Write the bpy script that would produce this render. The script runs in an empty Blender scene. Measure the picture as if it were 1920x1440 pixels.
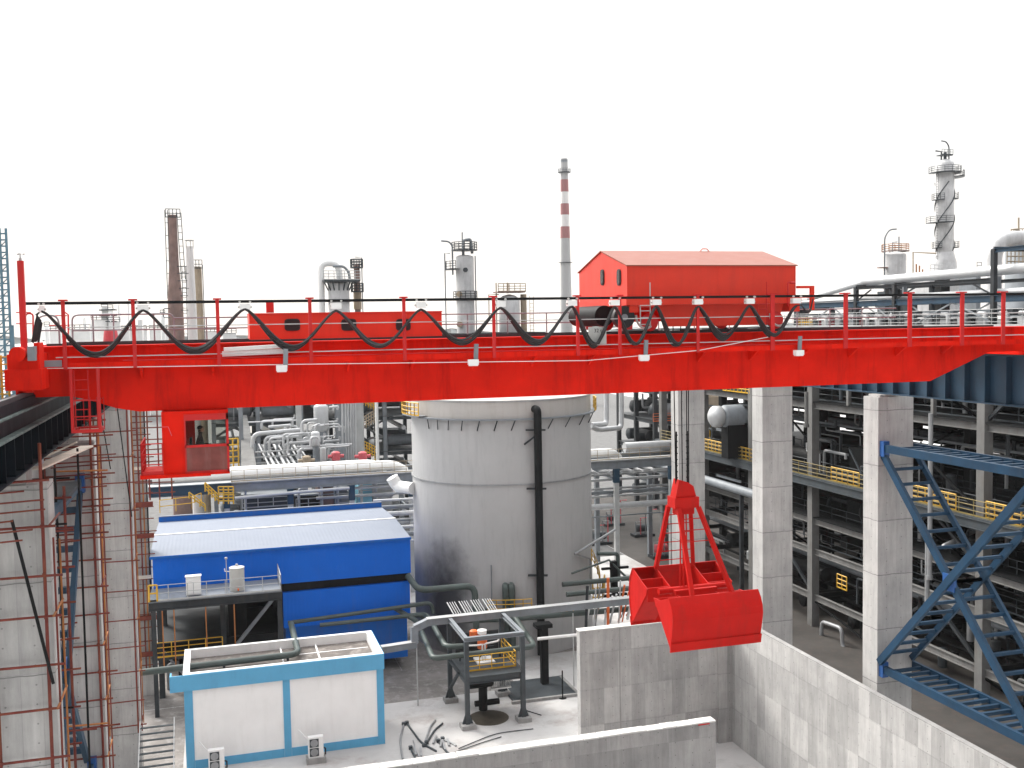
import bpy, math, random
from mathutils import Vector, Matrix
random.seed(11)
sc = bpy.context.scene
COL = sc.collection
rad = math.radians

# ---------------------------------------------------------------- camera
H = 28.0
FPX = 1900.0
YAW, PITCH, ROLL = rad(16.5), rad(3.39), rad(0.974)
F_ = Vector((math.sin(YAW)*math.cos(PITCH), math.cos(YAW)*math.cos(PITCH), -math.sin(PITCH)))
r_ = Vector((math.cos(YAW), -math.sin(YAW), 0)); u_ = r_.cross(F_)
R_ = r_*math.cos(ROLL) - u_*math.sin(ROLL); U_ = u_*math.cos(ROLL) + r_*math.sin(ROLL)
cam_d = bpy.data.cameras.new('camera'); cam = bpy.data.objects.new('camera', cam_d); COL.objects.link(cam)
cam.matrix_world = Matrix(((R_.x, U_.x, -F_.x, 0), (R_.y, U_.y, -F_.y, 0), (R_.z, U_.z, -F_.z, H), (0, 0, 0, 1)))
cam_d.sensor_width = 36; cam_d.lens = FPX/1920*36; cam_d.clip_start = .1; cam_d.clip_end = 5000
sc.camera = cam

def at(x, y, X=None, Y=None, Z=None):
    """point of the place seen at photo pixel (x, y) on the plane X=, Y= or Z="""
    d = F_ + R_*((x-960)/FPX) + U_*((720-y)/FPX)
    t = X/d.x if X is not None else Y/d.y if Y is not None else (Z-H)/d.z
    return Vector((d.x*t, d.y*t, d.z*t+H))

# ---------------------------------------------------------------- sky, sun, exposure
SUN_EL, SUN_AZ = rad(42), rad(-30)          # ahead of the camera, behind thin cloud
w = bpy.data.worlds.new("World"); sc.world = w; w.use_nodes = True
nt = w.node_tree; nt.nodes.clear()
N = nt.nodes.new; L = nt.links.new
sky = N('ShaderNodeTexSky'); sky.sky_type = 'NISHITA'; sky.sun_disc = False
sky.sun_elevation = SUN_EL; sky.sun_rotation = SUN_AZ; sky.dust_density = 6; sky.air_density = 1.5; sky.ozone_density = 1
hs = N('ShaderNodeHueSaturation'); hs.inputs['Saturation'].default_value = .22
L(sky.outputs[0], hs.inputs['Color'])
mx = N('ShaderNodeMixRGB'); mx.blend_type = 'MIX'; mx.inputs[0].default_value = .75
# thin overcast layer, brighter on the sun's side of the sky than behind the camera
tcn = N('ShaderNodeTexCoord'); sxy = N('ShaderNodeSeparateXYZ'); L(tcn.outputs['Generated'], sxy.inputs[0])
mr_ = N('ShaderNodeMapRange'); mr_.inputs[1].default_value = -.5; mr_.inputs[2].default_value = .6; mr_.inputs[3].default_value = .0; mr_.inputs[4].default_value = 1.0
L(sxy.outputs[1], mr_.inputs[0])
cm_ = N('ShaderNodeMixRGB'); L(mr_.outputs[0], cm_.inputs[0]); cm_.inputs[1].default_value = (5.2, 5.25, 5.4, 1); cm_.inputs[2].default_value = (17, 16.9, 16.6, 1)
L(cm_.outputs[0], mx.inputs[2])
L(hs.outputs[0], mx.inputs[1])
bg = N('ShaderNodeBackground'); bg.inputs['Strength'].default_value = .10
# as in any overcast sky the band near the horizon is far dimmer than the zenith
fz_ = N('ShaderNodeMapRange'); fz_.interpolation_type = 'SMOOTHSTEP'; L(sxy.outputs[2], fz_.inputs[0])
fz_.inputs[1].default_value = .12; fz_.inputs[2].default_value = .55; fz_.inputs[3].default_value = .30; fz_.inputs[4].default_value = 1.05
mz_ = N('ShaderNodeMixRGB'); mz_.blend_type = 'MULTIPLY'; mz_.inputs[0].default_value = 1; L(mx.outputs[0], mz_.inputs[1]); L(fz_.outputs[0], mz_.inputs[2])
ns_ = N('ShaderNodeTexNoise'); ns_.inputs['Scale'].default_value = 2.2; ns_.inputs['Detail'].default_value = 5
sq_ = N('ShaderNodeVectorMath'); sq_.operation = 'MULTIPLY'; sq_.inputs[1].default_value = (1, 1, 2.6); L(tcn.outputs['Generated'], sq_.inputs[0]); L(sq_.outputs[0], ns_.inputs['Vector'])
nr_ = N('ShaderNodeMapRange'); L(ns_.outputs['Fac'], nr_.inputs[0]); nr_.inputs[1].default_value = .3; nr_.inputs[2].default_value = .7; nr_.inputs[3].default_value = .93; nr_.inputs[4].default_value = 1.1
mc_ = N('ShaderNodeMixRGB'); mc_.blend_type = 'MULTIPLY'; mc_.inputs[0].default_value = 1; L(mz_.outputs[0], mc_.inputs[1]); L(nr_.outputs[0], mc_.inputs[2])
# faint warmth low in the sky towards the hidden sun
wz_ = N('ShaderNodeMapRange'); L(sxy.outputs[2], wz_.inputs[0]); wz_.inputs[1].default_value = .0; wz_.inputs[2].default_value = .16; wz_.inputs[3].default_value = 1; wz_.inputs[4].default_value = 0
wt_ = N('ShaderNodeMixRGB'); wt_.blend_type = 'MULTIPLY'; L(wz_.outputs[0], wt_.inputs[0]); L(mc_.outputs[0], wt_.inputs[1]); wt_.inputs[2].default_value = (1.12, 1.02, .92, 1)
out = N('ShaderNodeOutputWorld'); L(wt_.outputs[0], bg.inputs[0]); L(bg.outputs[0], out.inputs[0])
sd = bpy.data.lights.new('sun', 'SUN'); sd.energy = 1.55; sd.angle = rad(14); sd.color = (1, .95, .88)
so = bpy.data.objects.new('sun', sd); COL.objects.link(so)
sv = Vector((math.sin(SUN_AZ)*math.cos(SUN_EL), math.cos(SUN_AZ)*math.cos(SUN_EL), math.sin(SUN_EL)))
so.rotation_euler = (-sv).to_track_quat('-Z', 'Y').to_euler()
vs = sc.view_settings; vs.view_transform = 'Standard'; vs.look = 'None'; vs.gamma = 1; vs.use_curve_mapping = False
vs.exposure = 1.35
try:
    sc.cycles.max_bounces = 6; sc.cycles.diffuse_bounces = 3; sc.cycles.glossy_bounces = 3
    sc.cycles.transparent_max_bounces = 12; sc.cycles.volume_bounces = 1
except Exception: pass

# ---------------------------------------------------------------- materials
def _nodes(name):
    m = bpy.data.materials.new(name); m.use_nodes = True
    t = m.node_tree; b = t.nodes['Principled BSDF']
    return m, t, b
def mth(t, op, a, b=None, c=None):
    n = t.nodes.new('ShaderNodeMath'); n.operation = op
    for i, v in enumerate((a, b, c)):
        if v is None: continue
        if isinstance(v, (int, float)): n.inputs[i].default_value = v
        else: t.links.new(v, n.inputs[i])
    return n.outputs[0]
def noise(t, vec, scale, detail=4, rough=.6):
    n = t.nodes.new('ShaderNodeTexNoise'); n.inputs['Scale'].default_value = scale
    n.inputs['Detail'].default_value = detail; n.inputs['Roughness'].default_value = rough
    t.links.new(vec, n.inputs['Vector']); return n.outputs['Fac']
def mixc(t, f, a, b, mode='MIX'):
    n = t.nodes.new('ShaderNodeMixRGB'); n.blend_type = mode
    for i, v in ((0, f), (1, a), (2, b)):
        if isinstance(v, (int, float)): n.inputs[i].default_value = v
        elif isinstance(v, tuple): n.inputs[i].default_value = (*v, 1) if len(v) == 3 else v
        else: t.links.new(v, n.inputs[i])
    return n.outputs[0]
def ramp(t, f, a, b):
    n = t.nodes.new('ShaderNodeMapRange'); n.inputs[1].default_value = a; n.inputs[2].default_value = b
    t.links.new(f, n.inputs[0]); return n.outputs[0]
def pos(t): return t.nodes.new('ShaderNodeNewGeometry').outputs['Position']
def scaled(t, v, s):
    n = t.nodes.new('ShaderNodeVectorMath'); n.operation = 'MULTIPLY'; t.links.new(v, n.inputs[0]); n.inputs[1].default_value = s
    return n.outputs[0]
def bump(t, b, h, strength=.3, dist=.02):
    n = t.nodes.new('ShaderNodeBump'); n.inputs['Strength'].default_value = strength; n.inputs['Distance'].default_value = dist
    t.links.new(h, n.inputs['Height']); t.links.new(n.outputs[0], b.inputs['Normal'])
def paint(name, col, rough=.45, metal=0, var=.18, dirt=(.1, .08, .06), dirt_amt=.25, scale=.8, streak=True, wear=None, spec=.35):
    m, t, b = _nodes(name); p = pos(t); b.inputs['Specular IOR Level'].default_value = spec
    c = mixc(t, ramp(t, noise(t, p, scale, 5), .3, .7), tuple(x*(1-var) for x in col), tuple(min(1, x*(1+var*.6)) for x in col))
    d = noise(t, scaled(t, p, (1.6, 1.6, .22)) if streak else p, 1.3, 6, .7)
    c = mixc(t, mth(t, 'MULTIPLY', ramp(t, d, .5, .75), dirt_amt), c, dirt)
    if wear: c = mixc(t, mth(t, 'MULTIPLY', ramp(t, noise(t, p, 3.5, 8, .75), .6, .68), .8), c, wear)
    t.links.new(c, b.inputs['Base Color'])
    t.links.new(mth(t, 'MULTIPLY_ADD', d, .25, rough-.12), b.inputs['Roughness'])
    b.inputs['Metallic'].default_value = metal
    bump(t, b, noise(t, p, 14, 3), .08, .01)
    return m
def concrete(name, base=.36, panel=(.95, 2.3), contrast=.18, lift=2.9, joint=.5, holes=True, stain=.35):
    m, t, b = _nodes(name); p = pos(t)
    sx = t.nodes.new('ShaderNodeSeparateXYZ'); t.links.new(p, sx.inputs[0])
    u = mth(t, 'ADD', sx.outputs[0], sx.outputs[1]); z = sx.outputs[2]
    cx = t.nodes.new('ShaderNodeCombineXYZ'); t.links.new(u, cx.inputs[0]); t.links.new(z, cx.inputs[1])
    br = t.nodes.new('ShaderNodeTexBrick'); br.offset = .0; br.inputs['Scale'].default_value = 1
    br.inputs['Brick Width'].default_value = panel[0]; br.inputs['Row Height'].default_value = panel[1]
    br.inputs['Mortar Size'].default_value = .008; br.inputs['Mortar Smooth'].default_value = .6
    lo, hi = base*(1-contrast), base*(1+contrast)
    br.inputs['Color1'].default_value = (lo, lo*1.0, lo*.985, 1); br.inputs['Color2'].default_value = (hi, hi*.995, hi*.98, 1)
    br.inputs['Mortar'].default_value = (base*.75,)*3 + (1,)
    t.links.new(cx.outputs[0], br.inputs['Vector'])
    c = br.outputs['Color']
    c = mixc(t, 1, c, mixc(t, ramp(t, noise(t, p, .5, 6, .65), .3, .7), (.82,)*3, (1.12, 1.11, 1.1)), 'MULTIPLY')
    c = mixc(t, 1, c, mixc(t, ramp(t, noise(t, scaled(t, p, (3, 3, .35)), 1.2, 6, .7), .35, .7), (1.06,)*3, (.8,)*3), 'MULTIPLY')
    sp = mth(t, 'MULTIPLY', ramp(t, noise(t, p, 2.3, 8, .8), .62, .74), stain)
    c = mixc(t, sp, c, (base*.35, base*.34, base*.32))
    if joint:
        wob = mth(t, 'MULTIPLY', noise(t, p, 1.5, 2), .12)
        fz = mth(t, 'FRACT', mth(t, 'DIVIDE', mth(t, 'ADD', z, wob), lift))
        j = mth(t, 'LESS_THAN', fz, .012)
        c = mixc(t, mth(t, 'MULTIPLY', j, joint), c, (base*.35,)*3)
        j2 = mth(t, 'MULTIPLY', ramp(t, fz, .16, 0), ramp(t, noise(t, p, 1.1, 5), .5, .8))
        c = mixc(t, mth(t, 'MULTIPLY', j2, .45), c, (base*.45,)*3)
    if holes:
        a = mth(t, 'SUBTRACT', mth(t, 'FRACT', mth(t, 'DIVIDE', u, .9)), .5); bb = mth(t, 'SUBTRACT', mth(t, 'FRACT', mth(t, 'DIVIDE', z, .62)), .5)
        r2 = mth(t, 'ADD', mth(t, 'POWER', mth(t, 'MULTIPLY', a, .9), 2), mth(t, 'POWER', mth(t, 'MULTIPLY', bb, .62), 2))
        c = mixc(t, mth(t, 'MULTIPLY', mth(t, 'LESS_THAN', r2, .0009), .55), c, (base*.25,)*3)
    t.links.new(c, b.inputs['Base Color']); b.inputs['Roughness'].default_value = .9
    bump(t, b, noise(t, p, 9, 5), .2, .02)
    return m
def corrugated(name, col, axis=0, pitch=.25, rough=.4, var=.1, metal=0):
    m, t, b = _nodes(name); p = pos(t); b.inputs['Specular IOR Level'].default_value = .15
    sx = t.nodes.new('ShaderNodeSeparateXYZ'); t.links.new(p, sx.inputs[0])
    s = mth(t, 'SINE', mth(t, 'MULTIPLY', sx.outputs[axis], 2*math.pi/pitch))
    c = mixc(t, ramp(t, noise(t, p, .4, 5), .3, .7), tuple(x*(1-var) for x in col), tuple(min(1, x*(1+var)) for x in col))
    c = mixc(t, mth(t, 'MULTIPLY', ramp(t, noise(t, scaled(t, p, (1.5, 1.5, .3)), 1, 6, .7), .55, .75), .12), c, (.12, .13, .15))
    t.links.new(c, b.inputs['Base Color']); b.inputs['Roughness'].default_value = rough; b.inputs['Metallic'].default_value = metal
    bump(t, b, s, .18, .015)
    return m

M = {}
M['red'] = paint('crane_red', (.66, .013, .004), .55, spec=.06, var=.16, dirt=(.26, .006, .004), dirt_amt=.65, wear=None)
M['red_side'] = paint('house_red', (.62, .035, .016), .4, spec=.3, var=.08, dirt=(.3, .03, .02), dirt_amt=.3)
M['red_roof'] = paint('house_roof', (.25, .085, .058), .5, spec=.15, var=.06, dirt=(.3, .15, .11), dirt_amt=.2)
M['red_rail'] = paint('rail_red', (.50, .02, .02), .5, spec=.2, var=.1)
M['bucket'] = paint('bucket_red', (.48, .009, .006), .5, spec=.1, var=.14, dirt=(.2, .02, .015), dirt_amt=.5)
M['conc_col'] = concrete('column_concrete', .40, (.62, 2.9), .06, joint=.85, stain=.75)
M['conc_pit'] = concrete('pit_concrete', .37, (.95, 2.35), .17, lift=2.35, joint=.25, stain=.2)
M['conc_part'] = concrete('partition_concrete', .32, (1.6, 2.6), .13, lift=5, joint=0, stain=.5)
M['conc_foot'] = concrete('footing_concrete', .30, (3, 3), .05, joint=0, holes=False)
M['cap'] = paint('wall_cap', (.62, .62, .60), .8, dirt_amt=.2, streak=False)
M['steel_dk'] = paint('dark_steel', (.036, .041, .046), .55, spec=.15, var=.3)
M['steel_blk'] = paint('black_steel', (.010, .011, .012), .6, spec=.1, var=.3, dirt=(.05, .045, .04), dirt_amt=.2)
M['steel_gr'] = paint('grey_steel', (.20, .22, .24), .5, var=.2)
M['steel_mid'] = paint('frame_steel', (.052, .062, .07), .5, var=.25, spec=.25)
M['steel_lt'] = paint('light_steel', (.42, .43, .43), .5, var=.15)
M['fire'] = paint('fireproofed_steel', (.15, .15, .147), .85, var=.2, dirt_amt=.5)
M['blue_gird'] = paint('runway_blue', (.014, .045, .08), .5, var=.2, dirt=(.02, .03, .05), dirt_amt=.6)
M['blue_truss'] = paint('truss_blue', (.011, .042, .085), .5, spec=.2, var=.25, dirt=(.03, .05, .07), dirt_amt=.5)
M['blue_plate'] = paint('plate_blue', (.015, .08, .26), .45, var=.15)
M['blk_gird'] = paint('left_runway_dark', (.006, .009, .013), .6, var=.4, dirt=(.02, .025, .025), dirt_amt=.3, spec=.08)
M['ledge'] = paint('dusty_ledge', (.09, .12, .115), .8, var=.4, dirt=(.02, .03, .03), dirt_amt=.95, scale=2.5, streak=False)
M['rust'] = paint('rusty_tube', (.15, .028, .02), .75, var=.35, dirt=(.22, .08, .03), dirt_amt=.8, scale=1.5)
M['rust_or'] = paint('orange_rusty_tube', (.36, .14, .04), .75, var=.35, dirt=(.2, .04, .02), dirt_amt=.8)
M['silver'] = paint('pipe_cladding', (.48, .49, .50), .42, .2, var=.12, dirt=(.3, .3, .3), dirt_amt=.3)
M['silver_dk'] = paint('old_cladding', (.30, .31, .32), .45, .3, var=.2)
M['white'] = paint('white_paint', (.78, .78, .77), .5, var=.05, dirt=(.5, .49, .47), dirt_amt=.25)
M['wall_wh'] = paint('white_render', (.84, .84, .83), .8, var=.04, dirt=(.55, .54, .5), dirt_amt=.18)
M['grey_pt'] = paint('pale_grey', (.45, .45, .43), .6, var=.1)
M['trim'] = paint('trim_blue', (.10, .36, .58), .5, var=.07, dirt=(.08, .22, .4), dirt_amt=.3)
M['bl_wall'] = corrugated('blue_sheet_wall', (.004, .12, .58), 0, .3, .6, .06)
M['bl_roof'] = corrugated('pale_blue_roof', (.185, .208, .255), 0, .3, .6, .04)
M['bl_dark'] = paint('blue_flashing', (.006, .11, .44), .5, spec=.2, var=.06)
M['yellow'] = paint('yellow_rail', (.62, .36, .03), .5, var=.15)
M['yellow_dk'] = paint('dull_yellow_rail', (.22, .17, .06), .6, var=.2)
M['orange'] = paint('orange_paint', (.70, .14, .03), .5)
M['brown'] = paint('rusty_stack', (.23, .15, .13), .8, var=.3, dirt=(.12, .10, .1), dirt_amt=.6)
M['tan'] = paint('tan_stack', (.36, .29, .21), .8, var=.2)
M['pipe_gn'] = paint('green_grey_pipe', (.065, .085, .080), .45, var=.2)
M['tank'] = paint('tank_plate', (.41, .41, .412), .5, .0, var=.08, dirt=(.26, .26, .265), dirt_amt=.4, scale=.25)
M['tank_up'] = paint('tank_upper', (.44, .42, .40), .5, .0, var=.08, dirt=(.3, .26, .22), dirt_amt=.4, scale=.3)
M['roofdirt'] = paint('dirty_roof', (.13, .115, .105), .9, var=.25, dirt=(.36, .33, .31), dirt_amt=.9, scale=.7, streak=False)
M['skin'] = paint('skin', (.35, .20, .14), .6, var=.05, dirt_amt=0)
M['cloth'] = paint('work_jacket', (.035, .03, .028), .9, var=.1, dirt_amt=0)
M['trous'] = paint('dark_trousers', (.03, .03, .035), .9, var=.1, dirt_amt=0)
M['hair'] = paint('black_hair', (.01, .01, .01), .8, var=.1, dirt_amt=0)
M['cable'] = paint('black_rubber', (.016, .015, .017), .55, var=.2, dirt_amt=.1)
M['chim'] = paint('chimney_concrete', (.42, .42, .42), .9, var=.06, dirt=(.3, .3, .3), dirt_amt=.4, scale=.1)
M['chim_red'] = paint('hazed_chimney_red', (.34, .15, .15), .8, var=.1, scale=.2)  # distance haze painted into the red, paling it
M['chim_wh'] = paint('chimney_white', (.72, .70, .69), .8, var=.06, scale=.2)
M['cream'] = paint('cream_building', (.6, .58, .52), .8, var=.06)
M['gray_dk'] = paint('window_dark', (.02, .018, .02), .15, var=.1, dirt_amt=.1)
M['board'] = paint('wood_board', (.55, .50, .43), .85, var=.2, scale=2)
M['pink'] = paint('faded_red', (.55, .10, .12), .6)
M['skyblue'] = paint('light_blue', (.25, .55, .68), .6)
# brown tinted cabin glass
def glass(name, tint, f=.12):
    m, t, b = _nodes(name); t.nodes.remove(b)
    tr = t.nodes.new('ShaderNodeBsdfTransparent'); tr.inputs[0].default_value = (*tint, 1)
    gl = t.nodes.new('ShaderNodeBsdfGlossy'); gl.inputs['Roughness'].default_value = .05
    fr = t.nodes.new('ShaderNodeFresnel'); fr.inputs[0].default_value = 1.45
    mxs = t.nodes.new('ShaderNodeMixShader'); L2 = t.links.new
    L2(mth(t, 'MULTIPLY', fr.outputs[0], .35), mxs.inputs[0]); L2(tr.outputs[0], mxs.inputs[1]); L2(gl.outputs[0], mxs.inputs[2])
    L2(mxs.outputs[0], t.nodes['Material Output'].inputs[0]); return m
M['sil2'] = paint('skyline_cladding', (.56, .56, .565), .5, .1, var=.15, dirt=(.15, .15, .15), dirt_amt=.4)
M['teal'] = paint('lattice_teal', (.10, .20, .26), .6)
M['glass'] = glass('clear_glass', (.86, .87, .85)); M['glass_br'] = glass('dusty_brown_glass', (.45, .28, .26), .2)
M['brownp'] = paint('dusty_brown_panel', (.19, .05, .042), .7, var=.3, dirt=(.25, .16, .14), dirt_amt=.5, scale=2)
# ground
m, t, b = _nodes('yard_concrete'); p = pos(t)
c = mixc(t, ramp(t, noise(t, p, .06, 6, .6), .35, .65), (.36, .355, .35), (.56, .555, .55))
c = mixc(t, mth(t, 'MULTIPLY', ramp(t, noise(t, p, .16, 7, .75), .52, .70), .7), c, (.22, .17, .155))
c = mixc(t, mth(t, 'MULTIPLY', ramp(t, noise(t, scaled(t, p, (.6, 1.4, 1)), .5, 8, .8), .55, .75), .5), c, (.17, .165, .16))
t.links.new(c, b.inputs['Base Color']); b.inputs['Roughness'].default_value = .85; bump(t, b, noise(t, p, 3, 6), .2, .03)
M['ground'] = m

# ---------------------------------------------------------------- mesh helpers
class MB:
    def __init__(s): s.v = []; s.f = []; s.sm = []
    def add(s, vs, fs, smooth=False):
        o = len(s.v); s.v += [tuple(v) for v in vs]; s.f += [tuple(i+o for i in f) for f in fs]; s.sm += [smooth]*len(fs); return s
    def box(s, x0, x1, y0, y1, z0, z1):
        if x0 > x1: x0, x1 = x1, x0
        if y0 > y1: y0, y1 = y1, y0
        if z0 > z1: z0, z1 = z1, z0
        return s.add([(x0,y0,z0),(x1,y0,z0),(x1,y1,z0),(x0,y1,z0),(x0,y0,z1),(x1,y0,z1),(x1,y1,z1),(x0,y1,z1)],
              [(0,3,2,1),(4,5,6,7),(0,1,5,4),(1,2,6,5),(2,3,7,6),(3,0,4,7)])
    def bar(s, a, b, w, h=None):      # rectangular member, w horizontal, h the other way
        a, b = Vector(a), Vector(b); h = h or w; d = (b-a).normalized()
        up = Vector((0,0,1)) if abs(d.z) < .98 else Vector((0,1,0))
        sx = d.cross(up).normalized(); sz = sx.cross(d)
        vs = []
        for p in (a, b):
            for i, j in ((-1,-1),(1,-1),(1,1),(-1,1)): vs.append(p+sx*(i*w/2)+sz*(j*h/2))
        return s.add(vs, [(0,1,2,3),(7,6,5,4),(0,4,5,1),(1,5,6,2),(2,6,7,3),(3,7,4,0)])
    def ibeam(s, a, b, w, h, tk=.03):
        a, b = Vector(a), Vector(b); d = (b-a).normalized()
        up = Vector((0,0,1)) if abs(d.z) < .98 else Vector((0,1,0))
        sz = d.cross(up).normalized().cross(d)
        s.bar(a, b, tk, h-2*tk-.004)
        for k in (-1, 1): s.bar(a+sz*(k*(h/2-tk/2)), b+sz*(k*(h/2-tk/2)), w, tk)
        return s
    def tube(s, pts, r, n=8, cap=True, bend=0):
        P = [Vector(p) for p in pts]
        if bend and len(P) > 2:
            Q = [P[0]]
            for i in range(1, len(P)-1):
                a, c0, e = P[i-1], P[i], P[i+1]; l = min(bend, (a-c0).length*.45, (e-c0).length*.45)
                p0 = c0+(a-c0).normalized()*l; p2 = c0+(e-c0).normalized()*l
                for k in range(5):
                    tt = k/4; Q.append(p0*(1-tt)**2+c0*2*tt*(1-tt)+p2*tt*tt)
            Q.append(P[-1]); P = Q
        rings = []; prev = None
        for i, p in enumerate(P):
            d = (P[min(i+1, len(P)-1)]-P[max(i-1, 0)])
            if d.length < 1e-7: d = Vector((0,0,1))
            d.normalize()
            if prev is None: a = d.orthogonal().normalized()
            else:
                a = prev-d*prev.dot(d)
                a = a.normalized() if a.length > 1e-5 else d.orthogonal().normalized()
            prev = a; bb = d.cross(a); rr = r[i] if isinstance(r, (list, tuple)) else r
            rings.append([p+a*math.cos(2*math.pi*k/n)*rr+bb*math.sin(2*math.pi*k/n)*rr for k in range(n)])
        vs = [v for R in rings for v in R]; fs = []
        for i in range(len(rings)-1):
            for k in range(n):
                k2 = (k+1) % n; fs.append((i*n+k, i*n+k2, (i+1)*n+k2, (i+1)*n+k))
        s.add(vs, fs, True)
        if cap:
            s.add(rings[0], [tuple(reversed(range(n)))]); s.add(rings[-1], [tuple(range(n))])
        return s
    def cyl(s, c, r, z0, z1, n=24, r2=None): return s.lathe(c, [(r, z0), (r2 if r2 is not None else r, z1)], n)
    def lathe(s, c, prof, n=24, a0=0, a1=2*math.pi):
        full = abs(a1-a0-2*math.pi) < 1e-6; m = n if full else n+1
        vs = []; fs = []
        for (r, z) in prof:
            for k in range(m):
                a = a0+(a1-a0)*k/n; vs.append((c[0]+r*math.cos(a), c[1]+r*math.sin(a), z))
        for i in range(len(prof)-1):
            for k in range(n):
                k2 = (k+1) % m; fs.append((i*m+k, i*m+k2, (i+1)*m+k2, (i+1)*m+k))
        s.add(vs, fs, n >= 12)
        if full:
            if prof[0][0] > 1e-4: s.add([vs[k] for k in range(n)], [tuple(reversed(range(n)))])
            if prof[-1][0] > 1e-4: s.add([vs[(len(prof)-1)*m+k] for k in range(n)], [tuple(range(n))])
        return s
    def drum(s, a, b, r, n=16, dome=.35):    # horizontal or vertical vessel with dished ends
        a, b = Vector(a), Vector(b); d = (b-a).normalized(); e = r*dome
        s.tube([a-d*e, a-d*e*.75, a-d*e*.3, a, b, b+d*e*.3, b+d*e*.75, b+d*e], [r*.12, r*.6, r*.9, r, r, r*.9, r*.6, r*.12], n); return s
    def prism(s, poly, ax, a0, a1):          # polygon in the two other axes, extruded along axis ax
        n = len(poly)
        def P(q, a):
            if ax == 0: return (a, q[0], q[1])
            if ax == 1: return (q[0], a, q[1])
            return (q[0], q[1], a)
        vs = [P(q, a0) for q in poly]+[P(q, a1) for q in poly]
        fs = [tuple(reversed(range(n))), tuple(range(n, 2*n))]+[(k, (k+1) % n, n+(k+1) % n, n+k) for k in range(n)]
        return s.add(vs, fs)
    def rail(s, pts, h=1.1, step=1.6, r=.025, mids=1, n=6, toe=True):
        P = [Vector(p) for p in pts]
        for a, b in zip(P, P[1:]):
            for k in range(mids+1):
                dz = Vector((0,0,h*(k+1)/(mids+1))); s.tube([a+dz, b+dz], r, n)
            m = max(1, round((b-a).length/step))
            for i in range(m+1):
                q = a+(b-a)*(i/m); s.tube([q, q+Vector((0,0,h))], r, n)
            if toe and abs(a.z-b.z) < .01:
                s.bar(a+Vector((0,0,.06)), b+Vector((0,0,.06)), .012, .12)
        return s
    def ladder(s, a, b, wdir, w=.45, step=.35, r=.025):
        a, b, wd = Vector(a), Vector(b), Vector(wdir)*(w/2)
        s.tube([a-wd, b-wd], r, 6); s.tube([a+wd, b+wd], r, 6)
        m = max(1, round((b-a).length/step))
        for i in range(1, m):
            q = a+(b-a)*(i/m); s.tube([q-wd, q+wd], r*.8, 5)
        return s
    def build(s, name, mat, parent=None, origin=None, label=None):
        rt = parent
        while rt is not None and rt.parent is not None: rt = rt.parent
        o0 = Vector(rt['_o']) if rt is not None else (Vector(origin) if origin is not None else Vector((0,0,0)))
        me = bpy.data.meshes.new(name); me.from_pydata([tuple(Vector(v)-o0) for v in s.v], [], s.f); me.update()
        me.polygons.foreach_set('use_smooth', s.sm)
        if any(s.sm) and hasattr(me, 'set_sharp_from_angle'): me.set_sharp_from_angle(angle=rad(40))
        me.materials.append(M[mat] if isinstance(mat, str) else mat)
        o = bpy.data.objects.new(name, me); COL.objects.link(o)
        if parent is not None: o.parent = parent
        else: o.location = o0; o['_o'] = tuple(o0)
        if label: o['label'] = label
        return o
def tag(o, label, cat, group=None, kind=None):
    o['label'] = label; o['category'] = cat
    if group: o['group'] = group
    o['kind'] = kind or 'thing'
    return o
def each(name, mat, parent, mbs, label=None):
    return [m_.build(name, mat, parent, label=label) for m_ in mbs]
def thing(name, label, cat, loc, group=None):
    o = bpy.data.objects.new(name, None); COL.objects.link(o); o.location = loc; o['_o'] = tuple(loc); o.empty_display_size = .3
    return tag(o, label, cat, group)
def solo(name, mb, mat, label, cat, loc, group=None):
    return tag(mb.build(name, mat, None, loc), label, cat, group)
def kids(o): return [c for c in COL.objects if c.parent == o]
def dup(root, off, label, group=None):
    def cp(o, par):
        c = o.copy(); COL.objects.link(c); c.parent = par
        for k in kids(o): cp(k, c)
        return c
    r = cp(root, None); r.location = Vector(root.location)+Vector(off); r['_o'] = tuple(r.location)
    r['label'] = label
    if group: r['group'] = group
    return r
def V(*a): return Vector(a)

# ---------------------------------------------------------------- ground
g = MB().box(-1500, 2200, -200, 3000, -1, 0).build('ground', 'ground'); g['kind'] = 'structure'

# ================================================================ OVERHEAD CRANE
YF = 34.0
GX0, GX1 = -6.2, 34.6
crane = thing('overhead_crane', 'long red overhead travelling crane bridge spanning the yard with an operator cabin slung under it', 'crane', (14, 37, 23.3))
# front girder: web plate profile with sloped ends
prof = [(-5.9, 25.95), (-4.3, 25.95), (-3.6, 25.75), (-3.0, 25.52), (-2.3, 25.38), (28.1, 25.38), (31.0, 26.5), (GX1, 26.5), (GX1, 27.5), (-5.9, 27.5)]
fg = MB().prism(prof, 1, YF+.75, YF+1.55)
fg.box(-5.9, GX1, YF+.62, YF+1.68, 27.503, 27.54)
fg.build('front_girder', 'red', crane)
each('web_seam', 'red', crane, [MB().box(-3+i*2.5, -2.985+i*2.5, YF+.741, YF+.749, 25.42+(.5 if i > 12 else 0), 26.80) for i in range(13)])
each('splice_plate', 'red', crane, [MB().box(x-.3, x+.3, YF+.735, YF+.748, 25.45, 26.8) for x in (4.6, 14.6, 24.6)])
each('walkway_bracket', 'red', crane, [MB().prism([(YF+.05, 26.86), (YF+.74, 26.86), (YF+.74, 26.45)], 0, -2.2+i*2.2, -2.12+i*2.2) for i in range(15)])
rg = MB().prism([(x, z) for x, z in prof], 1, YF+5.0, YF+5.9); rg.box(-5.9, GX1, YF+4.87, YF+6.03, 27.503, 27.54)
rg.build('rear_girder', 'red', crane)
tr = MB(); 
for y in (YF+1.1, YF+5.45): tr.box(-5.0, 31.5, y-.04, y+.04, 27.545, 27.62)
tr.build('trolley_rail', 'steel_dk', crane)
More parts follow.
